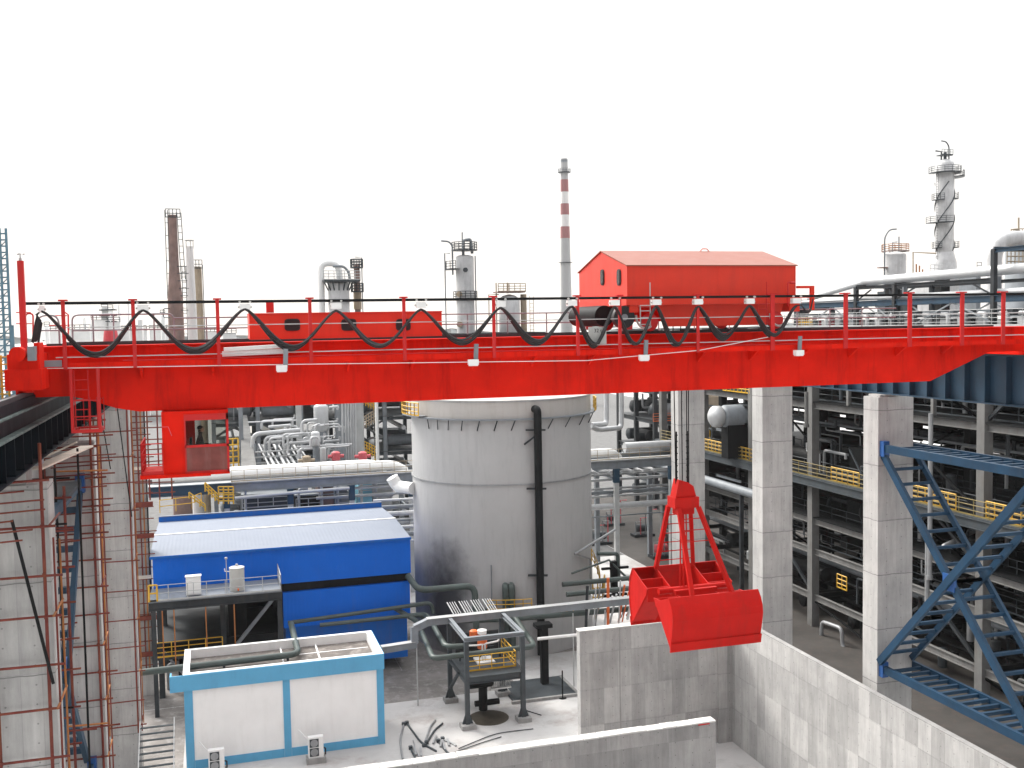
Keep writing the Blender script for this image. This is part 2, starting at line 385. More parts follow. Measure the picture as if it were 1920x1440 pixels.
wk = MB().box(-4.6, 32.2, YF, YF+.74, 26.86, 26.90)
wk.box(-4.6, 32.2, YF-.01, YF, 26.84, 27.02)
wk.build('walkway', 'red', crane)
wk2 = MB().box(-4.6, 32.2, YF+6.04, YF+7.4, 27.38, 27.44); wk2.build('rear_walkway', 'red', crane)
wb = MB().tube([at(75, 691, Y=YF-.03), at(560, 683, Y=YF-.03), at(1100, 676, Y=YF-.03), at(1310, 657, Y=YF-.03), at(1440, 632, Y=YF-.03)], .012, 5)
wb.build('conduit', 'white', crane)
# festoon posts, one object each
post_px = [120, 251, 409, 582, 758, 926, 1083, 1162, 1308, 1448, 1585, 1705, 1803, 1880]
for i, x in enumerate(post_px):
    q = at(x, 620, Y=YF-.02); wdt = .055 if x < 1440 else .085
    pm = MB().box(q.x-wdt, q.x+wdt, YF-.07, YF-.012, 26.83, 28.93); pm.box(q.x-.13-(.05 if x > 1400 else 0), q.x+.13+(.05 if x > 1400 else 0), YF-.1, YF+.12, 28.935, 28.985)
    pm.build('festoon_post', 'red_rail', crane)
fr = MB().box(-5.55, 33.5, YF-.02, YF+.06, 28.83, 28.92); fr.build('festoon_rail', 'steel_blk', crane)
hr = MB()
for z in (28.12, 27.2): hr.tube([(-4.6, YF+.0, z), (32.2, YF+.0, z)], .016, 6)
hr.build('handrail_wire', 'steel_lt', crane)
hr = MB()
hr.tube([(at(230, 670, Y=YF).x, YF+.03, 27.06), (at(1500, 640, Y=YF).x, YF+.03, 27.06)], .014, 6); hr.build('handrail_wire', 'red_rail', crane)
# rear handrail, left part seen under the festoon rail
rh = MB()
ra = at(135, 600, Y=41.4); rb = at(326, 600, Y=41.4)
rh.tube([V(ra.x, 41.4, 27.45), V(ra.x, 41.4, 28.62), V(rb.x, 41.4, 28.62), V(rb.x, 41.4, 27.45)], .034, 6, bend=.25)
for k in range(1, 5): x = ra.x+(rb.x-ra.x)*k/5; rh.tube([(x, 41.4, 27.45), (x, 41.4, 28.62)], .03, 6)
rh.tube([V(ra.x, 41.4, 28.03), V(31.5, 41.4, 28.03)], .028, 6); rh.tube([V(rb.x, 41.4, 28.45), V(31.5, 41.4, 28.45)], .028, 6)
for k in range(18): x = rb.x+1.2+k*1.75; rh.tube([(x, 41.4, 27.45), (x, 41.4, 28.45)], .028, 6)
rc = at(70, 600, Y=40.2); rd = at(110, 600, Y=40.2)
rh.tube([V(rc.x, 40.2, 27.5), V(rc.x, 40.2, 28.6), V(rd.x, 40.2, 28.6), V(rd.x, 40.2, 27.5)], .034, 6, bend=.3)
rh.tube([V(rc.x, 40.2, 28.05), V(rd.x, 40.2, 28.05)], .028, 6)
rh.build('rear_handrail', 'steel_gr', crane)
rm = MB()
for (x0, x1, y) in ((30, 58, 586), (30, 60, 607), (92, 126, 592), (92, 126, 610)):
    rm.tube([at(x0, y, Y=40.6), at(x1, y, Y=40.6)], .02, 6)
rm.tube([at(48, 640, Y=40.6), at(48, 588, Y=40.6), at(62, 588, Y=40.6), at(62, 640, Y=40.6)], .03, 6, bend=.3)
rm.tube([at(128, 640, Y=40.6), at(128, 590, Y=40.6), at(118, 583, Y=40.6)], .03, 6)
rm.build('end_handrail', 'red_rail', crane)
# end carriages
for (cx, nm) in ((-5.36, 0), (33.6, 1)):
    ec = MB().box(cx-.42, cx+.42, 32.9, 43.4, 26.32, 27.35)
    ec.box(cx-.5, cx+.5, 32.85, 34.3, 26.28, 26.9)
    for y in (33.3, 34.6, 41.4, 42.8): ec.tube([(cx-.2, y, 26.42), (cx+.2, y, 26.42)], .24, 16)
    eo = ec.build('end_carriage', 'red', crane)
    MB().box(cx-.60 if nm else cx+.30, cx+.05 if nm else cx+.44, 32.98, 33.9, 26.9, 27.68).build('gearbox', 'red', eo)
    if nm == 0:
        MB().tube([V(-5.43, 32.45, 27.36), V(-5.43, 32.9, 27.36)], .22, 20).build('drive_motor', 'red', eo)
        MB().box(-5.17, -4.97, 32.55, 32.97, 27.16, 27.58).build('terminal_box', 'steel_gr', eo)
sh = MB().box(at(78, 680, Y=YF-.05).x, at(116, 680, Y=YF-.05).x, YF-.08, YF-.03, 26.92, 27.12); sh.build('number_board', 'steel_gr', crane)
# anemometer mast
mp = at(45, 640, Y=33.6); mt = at(38.5, 489, Y=33.6)
mast = MB().bar(V(mp.x, 33.6, 27.3), V(mp.x, 33.6, mt.z), .17).build('anemometer_mast', 'red_rail', crane)
an = MB().tube([V(mp.x, 33.6, mt.z), V(mp.x, 33.6, mt.z+.22)], .022, 6)
for k in range(3):
    a = k*2.094+.3; e = V(mp.x+.1*math.cos(a), 33.6+.1*math.sin(a), mt.z+.2); an.tube([V(mp.x, 33.6, mt.z+.2), e], .008, 5); an.drum(e-V(0,0,.015), e+V(0,0,.015), .028, 8)
an.box(mp.x-.04, mp.x+.04, 33.57, 33.63, mt.z, mt.z+.08); an.build('anemometer', 'steel_lt', mast)
# ladder cage at the left end
lx0, lx1 = at(135, 760, Y=YF-.1).x, at(186, 760, Y=YF-.1).x
lc = MB()
for x in (lx0, lx1):
    lc.bar(V(x, YF-.1, 24.85), V(x, YF-.1, 26.85), .09)
for z in (24.9, ): lc.bar(V(lx0, YF-.1, z), V(lx1, YF-.1, z), .12, .1); lc.bar(V(lx0, YF+.9, z), V(lx1, YF+.9, z), .1, .1); lc.bar(V(lx0, YF-.1, z), V(lx0, YF+.9, z), .1, .1); lc.bar(V(lx1, YF-.1, z), V(lx1, YF+.9, z), .1, .1)
for z in (25.35, 25.85): lc.tube([V(lx0, YF-.1, z), V(lx1, YF-.1, z)], .02, 6); lc.tube([V(lx1, YF-.1, z), V(lx1, YF+.9, z)], .02, 6)
for k in range(4): x = lx0+.25+k*.2; lc.tube([V(x, YF+.6, 24.95), V(x, YF+.6, 25.9)], .014, 5)
lco = lc.build('access_cage', 'red_rail', crane)
MB().ladder(V(lx0+.28, YF-.02, 24.95), V(lx0+.28, YF-.02, 26.8), (1,0,0), .4, .3, .02).build('ladder', 'red_rail', lco)
MB().box(lx0+.1, lx1-.1, YF+.0, YF+.8, 24.86, 24.89).build('floor_grating', 'board', lco)
# floodlights under the walkway
for x, y in ((528, 690), (887, 679), (1207, 670), (1497, 661)):
    q = at(x, y, Y=YF-.25)
    fl = MB().bar(V(q.x+.13, YF-.12, q.z+.0), V(q.x+.16, YF-.12, q.z+.62), .15, .05).build('floodlight_bracket', 'steel_gr', crane)
    MB().box(q.x-.17, q.x+.17, YF-.38, YF-.16, q.z-.09, q.z+.09).box(q.x-.15, q.x+.15, YF-.36, YF-.18, q.z-.13, q.z-.092).build('lamp', 'white', fl)
# electrical room
ea = at(467, 590, Y=39.05); eb = at(828, 583, Y=39.05)
er = MB().box(ea.x, eb.x, 39.05, 41.0, 27.56, 28.52).build('electrical_room', 'red_side', crane)
MB().box(ea.x-.02, eb.x+.02, 39.0, 41.05, 28.523, 28.56).build('roof', 'red_side', er)
for x in (548, 654, 756):
    q = at(x, 609, Y=39.04)
    wf = MB()
    n = 20; pts = []
    for k in range(n):
        a = 2*math.pi*k/n; ca, sa = math.cos(a), math.sin(a)
        pts.append((q.x+.29*math.copysign(abs(ca)**.45, ca), q.z+.23*math.copysign(abs(sa)**.45, sa)))
    wo = wf.prism(pts, 1, 39.0, 39.046).build('window', 'cable', er)
    pi = [(q.x+(a-q.x)*.85, q.z+(b2-q.z)*.82) for a, b2 in pts]
    MB().prism(pi, 1, 38.985, 38.998).build('pane', 'gray_dk', wo)
vq = at(506, 572, Y=39.6); vm = MB().box(vq.x-.14, vq.x+.14, 39.5, 39.75, 28.58, 29.05)
vm.build('vent_louvre', 'red_rail', er)
# operator cabin
CX0, CX1, CY0, CY1, CZ0, CZ1 = -1.6, .46, YF+.25, YF+2.35, 23.35, 25.36
XM = -.92
oc = MB().box(CX0, CX1, CY0, CY1, CZ1-.10, CZ1).box(CX0, CX1, CY0, CY1, CZ0-.08, CZ0)
oc.box(CX0, XM, CY0, CY0+.05, CZ0, CZ1-.1).box(CX0, CX0+.05, CY0+.05, CY1, CZ0, CZ1-.1)
oc.box(CX0, XM+.3, CY1-.05, CY1, CZ0, CZ1-.1)
cab = oc.build('operator_cabin', 'red', crane)
wf = MB()
zb = 24.22
wf.box(XM, CX1, CY0-.02, CY0+.05, zb-.04, zb+.04).box(XM, CX1, CY0-.02, CY0+.05, CZ1-.30, CZ1-.1).box(XM, CX1, CY0-.02, CY0+.05, CZ0, CZ0+.06)
wf.box(CX1-.07, CX1, CY0-.02, CY0+.06, CZ0, CZ1-.1).box(XM, XM+.05, CY0-.02, CY0+.05, CZ0+.06, CZ1-.30)
wf.box(CX1-.07, CX1, CY1-.06, CY1, CZ0, CZ1-.1).box(CX1-.06, CX1, CY0+.06, CY1-.06, zb-.04, zb+.04).box(CX1-.06, CX1, CY0+.06, CY1-.06, CZ1-.2, CZ1-.1).box(XM+.3, CX1, CY1-.05, CY1, CZ0, CZ0+.1)
wf.build('window_frame', 'red_rail', cab)
MB().box(XM+.05, CX1-.07, CY0+.01, CY0+.02, zb+.04, CZ1-.30).build('window_pane', 'glass', cab)
MB().box(XM+.05, CX1-.07, CY0+.01, CY0+.02, CZ0+.06, zb-.04).build('dusty_lower_pane', 'brownp', cab)
MB().box(XM+.3, CX1-.07, CY1-.03, CY1-.02, CZ0, CZ1-.1).build('window_pane', 'glass', cab)
MB().box(XM+.05, CX1-.08, CY1-.1, CY1-.06, CZ0+.1, zb-.15).build('rear_panel', 'brownp', cab)
MB().box(CX1-.03, CX1-.02, CY0+.06, CY1-.06, CZ0+.0, CZ1-.2).build('window_pane', 'glass', cab)
pl = MB().box(-2.3, CX0, CY0-.15, CY1, CZ0-.1, CZ0+.02).box(CX0, CX1-.6, CY0-.15, CY0, CZ0-.1, CZ0-.0)
pl.build('cabin_platform', 'red', cab)
pr = MB().rail([V(CX0, CY0-.1, CZ0+.02), V(-2.25, CY0-.1, CZ0+.02), V(-2.25, CY1, CZ0+.02)], 1.0, .45, .02, 2)
pr.build('platform_handrail', 'red_rail', cab)
st = MB().box(-.75, -.3, 34.95, 35.4, 23.75, 23.85).box(-.78, -.7, 34.95, 35.4, 23.85, 24.4).box(-.6, -.45, 35.1, 35.25, CZ0, 23.75)
st.build('operator_seat', 'cable', cab)
MB().box(-.1, .15, 34.8, 35.5, CZ0, 24.15).build('control_desk', 'steel_gr', cab)
MB().tube([V(CX0+.02, CY0-.12, 24.9), V(CX0+.2, CY0-.12, 24.9), V(CX0+.3, CY0-.12, 24.6)], .012, 5).build('lamp_arm', 'pink', cab)

# ---- person seated in the cabin
def person_mesh(name, joints, edges, rads, mat, parent=None, origin=None, root=0):
    me = bpy.data.meshes.new(name); o0 = Vector(origin)
    me.from_pydata([tuple(Vector(j)-o0) for j in joints], edges, []); me.update()
    o = bpy.data.objects.new(name, me); COL.objects.link(o); o.location = (0,0,0) if parent else o0
    if parent: o.parent = parent
    sk = o.modifiers.new('skin', 'SKIN')
    for i, v in enumerate(me.skin_vertices[0].data):
        v.radius = (rads[i], rads[i]*.92) if not isinstance(rads[i], tuple) else rads[i]; v.use_root = (i == root)
    ss = o.modifiers.new('sub', 'SUBSURF'); ss.levels = 1; ss.render_levels = 2
    me.materials.append(M[mat]); return o
sx, sy, sz = -.48, 34.95, 23.98
J = [(sx,sy,sz), (sx+.01,sy,sz+.2), (sx+.03,sy,sz+.42), (sx+.04,sy,sz+.52), (sx+.05,sy,sz+.60), (sx+.06,sy,sz+.68), (sx+.065,sy,sz+.78),
     (sx+.03,sy-.18,sz+.43), (sx+.08,sy-.22,sz+.18), (sx+.32,sy-.2,sz+.2),
     (sx+.03,sy+.18,sz+.43), (sx+.08,sy+.22,sz+.18), (sx+.32,sy+.2,sz+.2),
     (sx+.05,sy-.1,sz-.02), (sx+.42,sy-.12,sz-.02), (sx+.44,sy-.12,sz-.45), (sx+.56,sy-.12,sz-.52),
     (sx+.05,sy+.1,sz-.02), (sx+.42,sy+.12,sz-.02), (sx+.44,sy+.12,sz-.45), (sx+.56,sy+.12,sz-.52)]
Ed = [(0,1),(1,2),(2,3),(3,4),(4,5),(5,6),(2,7),(7,8),(8,9),(2,10),(10,11),(11,12),(0,13),(13,14),(14,15),(15,16),(0,17),(17,18),(18,19),(19,20)]
Rd = [.17,.185,.17,.07,.075,.105,.08,.08,.055,.038,.08,.055,.038,.09,.065,.045,.035,.09,.065,.045,.035]
man = person_mesh('person', J, Ed, Rd, 'cloth', None, (sx, sy, CZ0))
tag(man, 'operator in dark work clothes sitting upright behind the cabin window, facing right', 'person')
man['_o'] = (sx, sy, CZ0)
face = MB().drum(V(sx+.065, sy, sz+.66), V(sx+.065, sy, sz+.76), .088, 14, .8); face.tube([V(sx+.14, sy, sz+.70), V(sx+.175, sy, sz+.68)], .018, 6)
face.build('face', 'skin', man)
MB().drum(V(sx+.045, sy, sz+.75), V(sx+.045, sy, sz+.79), .098, 14, .6).build('hair', 'hair', man)

# ---------------------------------------------------------------- things on the crane walkway
wp = thing('panel_stack', 'long white boards lying on the red walkway below the electrical room end', 'boards', at(480, 664, Y=YF+.3))
for (x0, y0, x1, y1, h) in ((417, 669, 541, 663, .17), (420, 659, 536, 652, .12)):
    a, b2 = at(x0, y0, Y=YF+.15), at(x1, y1, Y=YF+.15)
    MB().prism([(a.x, a.z), (b2.x, b2.z), (b2.x, b2.z+h), (a.x, a.z+h)], 1, YF+.12+h, YF+.35+h).build('board', 'white', wp)
q0, q1 = at(1104, 614, Y=YF+.08), at(1137, 645, Y=YF+.08)
sgn = MB().box(q0.x, q1.x, YF+.07, YF+.09, q1.z, q0.z+.02).box(q0.x-.015, q0.x, YF+.065, YF+.095, q1.z, q0.z+.02).build('capacity_sign', 'grey_pt', None, (q0.x, YF, q1.z))
tag(sgn, 'grey capacity plate reading 32 t hung on the walkway rail under the trolley', 'sign')
def text(s, loc, size, mat, parent, rotz=0):
    cu = bpy.data.curves.new('t', 'FONT'); cu.body = s; cu.size = size; cu.extrude = .003; cu.align_x = 'CENTER'
    to = bpy.data.objects.new('t', cu); COL.objects.link(to); dg = bpy.context.evaluated_depsgraph_get(); dg.update()
    me = bpy.data.meshes.new_from_object(to.evaluated_get(dg)); bpy.data.objects.remove(to)
    mr = Matrix.Rotation(rotz, 4, 'Z') @ Matrix.Rotation(math.pi/2, 4, 'X'); me.transform(mr)
    me.transform(Matrix.Translation(Vector(loc)-Vector(parent['_o']))); me.materials.clear(); me.materials.append(M[mat])
    o = bpy.data.objects.new('lettering', me); COL.objects.link(o); o.parent = parent; return o
text('32 t', (q0.x+.34, YF+.062, q0.z-.18), .19, 'gray_dk', sgn)
pc = at(206, 632, Y=41.9)
solo('bucket', MB().lathe((pc.x, 42.3), [(.30, 27.45), (.26, 27.85), (.24, 28.0), (.2, 28.0)], 16), 'pink', 'small faded red bucket on the far walkway of the crane', 'bucket', (pc.x, 42.3, 27.45))

# ---------------------------------------------------------------- festoon: carriers + cable bundle
knots = [(78, 581), (268, 579), (459, 577), (630, 580), (789, 578), (938, 575), (1072, 572), (1152, 573), (1230, 572), (1308, 572), (1405, 571), (1492, 572)]
dips = [664, 656, 649, 647, 641, 640, 646, 644, 643, 630, 627]
names = ['at the mast end of the rail', 'just before the brown stack', 'by the near end of the electrical room', 'over the middle electrical room window', 'over the last electrical room window',
         'beside the grey vessels', 'in front of the striped chimney', 'under the trolley house corner', 'beside the first trolley ladder', 'under the middle of the trolley house', 'beside the second trolley ladder', 'at the towing arm of the trolley']
fes = thing('festoon_cable', 'black bundle of cables hanging in even loops from the rail along the red crane', 'cable', (14, YF, 28.7))
for i, ((x, y), nm) in enumerate(zip(knots, names)):
    q = at(x, 570, Y=YF+.02); wdt = .17 if i not in (0,) else .07
    cm = thing('cable_carrier', 'white cable carrier hanging from the black rail '+nm, 'cable carrier', (q.x, YF+.02, 28.7), 'cable carriers on the festoon rail')
    MB().box(q.x-wdt, q.x+wdt, YF-.08, YF+.12, 28.60, 28.80).build('body', 'white', cm)
    rl = MB()
    for s in (-1, 1): rl.tube([(q.x+s*wdt*.95, YF-.12, 28.86), (q.x+s*wdt*.95, YF-.05, 28.86)], .035, 8); rl.box(q.x+s*(wdt+.02)-.03, q.x+s*(wdt+.02)+.03, YF-.03, YF+.05, 28.66, 28.72)
    rl.build('roller', 'grey_pt', cm)
for i in range(len(knots)-1):
    a = at(*knots[i], Y=YF); b = at(*knots[i+1], Y=YF); mid = at((knots[i][0]+knots[i+1][0])/2, dips[i], Y=YF)
    lm = MB()
    for s in range(6):
        oy = (s-2.5)*.045; dd = random.uniform(-.05, .05)+(s-2.5)*random.uniform(.015, .04); sk = random.uniform(-.05, .05)
        pts = []
        for k in range(25):
            tt = k/24; h = ((1-math.cos(2*math.pi*tt))/2)**.72
            zz = a.z+(b.z-a.z)*tt-(((a.z+b.z)/2-mid.z)+dd)*h
            pts.append((a.x+(b.x-a.x)*tt+sk*math.sin(math.pi*tt), YF-.02+oy*(.35+.65*math.sin(math.pi*tt)), zz-.04))
        lm.tube(pts, .041, 6)
    lm.build('cable_loop', 'cable', fes)
lm = MB()
for s in range(7):
    a = at(78, 582, Y=YF); e = at(60+s*2.0, 645-random.random()*8, Y=YF-.1)
    lm.tube([a+V(0, -.05+s*.02, 0), a+V(-.12-.01*s, s*.02, -.12), e+V(.12, 0, .6), e], .026, 6)
lm.build('cable_tail', 'cable', fes)
lm = MB()
a = at(1492, 573, Y=YF)
for s in range(5):
    lm.tube([a, at(1503, 572, Y=YF+.1), at(1512, 584+s, Y=YF+.15), at(1520, 580+s, Y=YF+.3), at(1524, 560, Y=YF+.35)], .024, 6, bend=.1)
lm.build('cable_tail', 'cable', fes)

# ================================================================ TROLLEY
TX0, TX1 = at(1176, 540, Y=35.0).x, at(1492, 540, Y=35.0).x
TY0, TY1 = 35.0, 40.1
trol = thing('crane_trolley', 'red gable-roofed machinery house on the crab of the overhead crane', 'crane trolley', ((TX0+TX1)/2, 37.5, 27.68))
ZB, ZE, ZR = 28.86, 30.08, 30.78; YM = (TY0+TY1)/2
MB().prism([(TY0, ZB), (TY1, ZB), (TY1, ZE), (YM, ZR), (TY0, ZE)], 0, TX0, TX1).build('house_wall', 'red_side', trol)
rf = MB()
for s, y in ((-1, TY0), (1, TY1)):
    ny = V(0, s*(ZR-ZE), abs(y-YM)).normalized()
    A = V(0, y+s*.07, ZE-.02); B = V(0, YM, ZR+.005)
    rf.add([(TX0-.05, A.y, A.z+.01), (TX1+.05, A.y, A.z+.01), (TX1+.05, B.y, B.z), (TX0-.05, B.y, B.z), (TX0-.05, A.y, A.z+.05), (TX1+.05, A.y, A.z+.05), (TX1+.05, B.y, B.z+.04), (TX0-.05, B.y, B.z+.04)],
           [(0,1,2,3), (7,6,5,4), (0,4,5,1), (1,5,6,2), (3,2,6,7), (0,3,7,4)])
ro = rf.build('roof', 'red_roof', trol)
MB().tube([V(19.2, YM, ZR+.04), V(19.3, YM, ZR+.14), V(19.5, YM, ZR+.14), V(19.6, YM, ZR+.04)], .02, 6).build('lifting_eye', 'red_side', ro)
sm_ = MB()
for x in (TX0+.05, (TX0+TX1)/2+.2, TX1-.05): sm_.box(x-.02, x+.02, TY0-.012, TY0-.002, ZB, ZE-.03)
sm_.build('wall_joint', 'red_side', trol)
for x in (1129, 1160):
    d = at(x, 520, X=TX0-.02); n = 18; pts = []
    for k in range(n):
        a = 2*math.pi*k/n; ca, sa = math.cos(a), math.sin(a)
        pts.append((d.y+.20*math.copysign(abs(ca)**.6, ca), d.z+.31*math.copysign(abs(sa)**.5, sa)))
    wo = MB().prism(pts, 0, TX0-.03, TX0-.002).build('window', 'cable', trol)
    MB().prism([(d.y+(p_[0]-d.y)*.72, d.z+(p_[1]-d.z)*.85) for p_ in pts], 0, TX0-.05, TX0-.032).build('pane', 'gray_dk', wo)
fm = MB().box(TX0-.15, TX1+.1, TY0-.25, TY1+.2, 28.62, ZB-.003)
fm.box(TX0+.0, TX0+.35, TY0-.2, TY1, 28.35, 28.617).box(TX1-.4, TX1+.05, TY0-.2, TY1, 28.3, 28.617)
fm.prism([(TX0+3.0, 28.617), (TX1-.5, 28.617), (TX1-.8, 27.80), (TX0+1.6, 27.80), (TX0+1.3, 28.617)], 1, TY0+.05, TY0+.25)
fm.build('crab_frame', 'red_side', trol)
MB().box(TX0+.0, TX1, TY1-.2, TY1, 28.0, 28.615).build('rear_frame', 'red', trol)
for x in (TX0+.9, TX1-.9):
    for y in (YF+1.1, YF+5.45):
        wh = MB().tube([(x, y-.08, 27.98), (x, y+.08, 27.98)], .30, 22).build('wheel', 'steel_dk', trol)
        MB().tube([(x, y-.11, 27.98), (x, y-.085, 27.98)], .34, 22).build('wheel_flange', 'red_rail', wh)
for (px0, px1) in ((1096, 1114), (1170, 1190)):
    q = at(px0, 600, Y=TY0-.1); q2 = at(px1, 600, Y=TY0-.1); yy = TY0-.1 if px0 > 1150 else TY0+3.8
    if px0 < 1150: q = at(px0, 600, Y=yy); q2 = at(px1, 600, Y=yy)
    lg = MB().prism([(q.x, 28.62), (q2.x, 28.62), (q2.x-.1, 27.72), (q.x+.1, 27.72)], 1, yy, yy+.12); lg.build('guard_bracket', 'red_rail', trol)
# big dark hoist drum and cable reel
dq = at(1164, 592, Y=TY0+.2)
dr = MB().tube([(dq.x, TY0-.15, 28.18), (dq.x, TY0+.12, 28.18)], .42, 26).build('cable_reel', 'cable', trol)
MB().tube([(dq.x, TY0-.2, 28.18), (dq.x, TY0-.152, 28.18)], .12, 12).build('reel_hub', 'steel_gr', dr)
dq = at(1128, 592, Y=TY0+1.8)
MB().tube([(dq.x, TY0+1.5, 28.25), (dq.x+.0, TY1-.6, 28.25)], .40, 22).build('hoist_drum', 'steel_blk', trol)
for x in (1210, 1429):
    q = at(x, 590, Y=TY0-.3)
    la = MB()
    for z in (27.9, 28.15, 28.4, 28.6): la.tube([(q.x-.2, TY0-.3, z), (q.x+.2, TY0-.3, z)], .018, 6)
    la.tube([(q.x-.2, TY0-.3, 27.8), (q.x-.2, TY0-.3, 28.6)], .02, 6)
    la.tube([(q.x+.2, TY0-.3, 27.8), (q.x+.2, TY0-.3, 29.45)], .02, 6)
    la.build('ladder', 'steel_lt' if x < 1300 else 'red_rail', trol)
ar = MB(); a0 = at(1497, 545, Y=TY0); a1 = at(1524, 545, Y=TY0)
ar.bar(V(TX1+.05, TY0, 29.25), V(a1.x, TY0, 29.25), .12, .1).bar(V(a1.x-.04, TY0, 29.3), V(a1.x-.04, TY0, 28.35), .14, .14).bar(V(TX1+.05, TY0, 28.88), V(a1.x-.1, TY0, 28.88), .1, .1)
ar.build('towing_arm', 'red_side', trol)
lq = at(1477, 540, Y=TY0-.35); MB().tube([(lq.x, TY0-.35, 28.5), (lq.x, TY0-.35, 29.42), (lq.x+.18, TY0-.35, 29.44)], .03, 6, bend=.05).tube([(lq.x+.1, TY0-.35, 29.42), (lq.x+.32, TY0-.35, 29.40)], .05, 8).build('lamp_post', 'red_rail', trol)
for xx in (1210, 1460):
    gd = MB(); q = at(xx, 600, Y=TY0-.02); gd.tube([V(q.x+.15*math.cos(a)*2.6, TY0-.05, 28.25+.5*math.sin(a)) for a in [math.pi+ k*math.pi/16 for k in range(12)]], .045, 8)
    gd.build('rope_guard', 'grey_pt', trol)

# ================================================================ GRAB BUCKET + ropes
BX0, BX1, BY = 16.85, 20.8, 37.6
RX = [17.9, 19.65]
grab = thing('grab_bucket', 'large red clamshell grab bucket hanging open on four wire ropes', 'grab bucket', ((BX0+BX1)/2, BY, 15.1))
def jaw(s):
    def Y(v): return BY+s*v
    j = MB(); dz_ = .0 if s > 0 else -.38
    o_prof = [(1.80, 17.55+dz_), (2.02, 17.2+dz_*.8), (2.14, 16.8+dz_*.5), (2.17, 16.4+dz_*.2), (2.12, 16.0), (2.0, 15.5), (1.93, 15.15)]
    i_prof = [(a-.06, z) for a, z in o_prof]
    poly = [(Y(a), z) for a, z in o_prof]+[(Y(a), z) for a, z in reversed(i_prof)]
    j.prism(poly, 0, BX0, BX1)
    shell = j.build('jaw_shell', 'bucket', grab)
    side = [(Y(1.74), 17.52+dz_), (Y(1.93), 17.2+dz_*.8), (Y(2.06), 16.8+dz_*.5), (Y(2.1), 16.4+dz_*.2), (Y(2.05), 16.0), (Y(1.94), 15.5), (Y(1.87), 15.17), (Y(.42), 16.72), (Y(.30), 17.0+dz_*.5), (Y(.9), 17.2+dz_*.9)]
    for x in (BX0+.02, RX[0], RX[1], BX1-.06):
        MB().prism(side, 0, x, x+.045).build('side_plate', 'bucket', shell)
    for x0, x1 in ((BX0+.07, RX[0]-.003), (RX[1]+.05, BX1-.07)):      # stiffener ribs of the end boxes
        k = MB(); k.box(x0, x1, Y(1.05), Y(1.10), 16.5, 17.22+dz_); k.box(x0, x1, Y(.36), Y(.42), 16.45, 17.02+dz_*.6)
        k.prism([(Y(.42), 16.66), (Y(1.82), 15.22), (Y(1.86), 15.28), (Y(.42), 16.74)], 0, x0, x1)
        k.build('rib', 'bucket', shell)
    e = MB().prism([(Y(2.0), 15.42), (Y(2.035), 15.42), (Y(1.97), 15.05), (Y(1.90), 15.05)], 0, BX0-.02, BX1+.02)
    e.build('cutting_edge', 'bucket', shell)
jaw(-1); jaw(1)
hd = MB().tube([(BX0+.4, BY, 16.95), (BX1-.4, BY, 16.95)], .13, 12); hd.box(RX[0]-.05, RX[1]+.1, BY-.32, BY+.32, 16.72, 17.0); hd.build('hinge_block', 'bucket', grab)
HC = at(1281, 930, Y=BY)
hx = HC.x
hh = MB().box(hx-.54, hx+.54, BY-.36, BY+.36, 20.38, 20.82)
hh.prism([(hx-.46, 20.823), (hx+.46, 20.823), (hx+.34, 21.25), (hx+.1, 21.42), (hx-.30, 21.55)], 1, BY-.26, BY+.26)
hh.prism([(hx-.4, 20.1), (hx+.4, 20.1), (hx+.4, 20.347), (hx-.4, 20.347)], 1, BY-.2, BY+.2)
head = hh.build('head_block', 'bucket', grab)
sv_ = MB()
for k in (-1, 1): sv_.tube([(hx+k*.16-.04, BY, 21.1), (hx+k*.16+.04, BY, 21.1)], .2, 16)
sv_.build('sheave', 'steel_dk', head)
armtop = {(-1,-1): (hx-.38, BY-.36), (1,-1): (hx+.5, BY-.36), (-1,1): (hx-.5, BY+.36), (1,1): (hx+.5, BY+.36)}
for (sxk, syk), (ax, ay) in armtop.items():
    bx = RX[0]+.02 if sxk < 0 else RX[1]+.03
    MB().bar(V(ax, ay, 20.4), V(bx, BY+syk*1.72, 17.45 if syk > 0 else 17.1), .17, .15).build('arm', 'bucket', grab)
for syk in (-1, 1):
    lr = MB()
    for k in range(1, 7):
        f = k/7.3; z = 20.4-(20.4-17.45)*f
        ax, ay = armtop[(-1, syk)]; bx2, by2 = armtop[(1, syk)]
        p0 = V(ax, ay, 20.4).lerp(V(RX[0]+.02, BY+syk*1.72, 17.3), f); p1 = V(bx2, by2, 20.4).lerp(V(RX[1]+.03, BY+syk*1.72, 17.3), f)
        if syk > 0 or k < 4: lr.tube([p0, p1], .022, 6)
    lr.build('ladder_rung', 'bucket', grab)
for x, dx in ((-.33, 0), (-.03, 0), (.18, 0), (.26, 0)):
    MB().tube([V(hx+x, BY, 21.0), V(hx+x*1.15, BY+.05, 28.2)], .021, 6).build('hoist_rope', 'steel_blk', grab)
kr = MB()
for x in (-.30, .19): kr.tube([V(hx+x, BY-.02, 21.3), V(hx+x, BY-.02, 23.5)], .034, 6); [kr.bar(V(hx+x-.05, BY-.02, 21.6+k*.25), V(hx+x+.05, BY-.02, 21.6+k*.25), .05, .05) for k in range(8)]
kr.build('rope_clamp', 'steel_blk', grab)
ir = MB()
for x in (-.12, .0, .12): ir.tube([V(hx+x, BY, 20.1), V(hx+x*1.4, BY, 16.9)], .03 if x else .05, 6)
ir.build('closing_rope', 'bucket', grab)

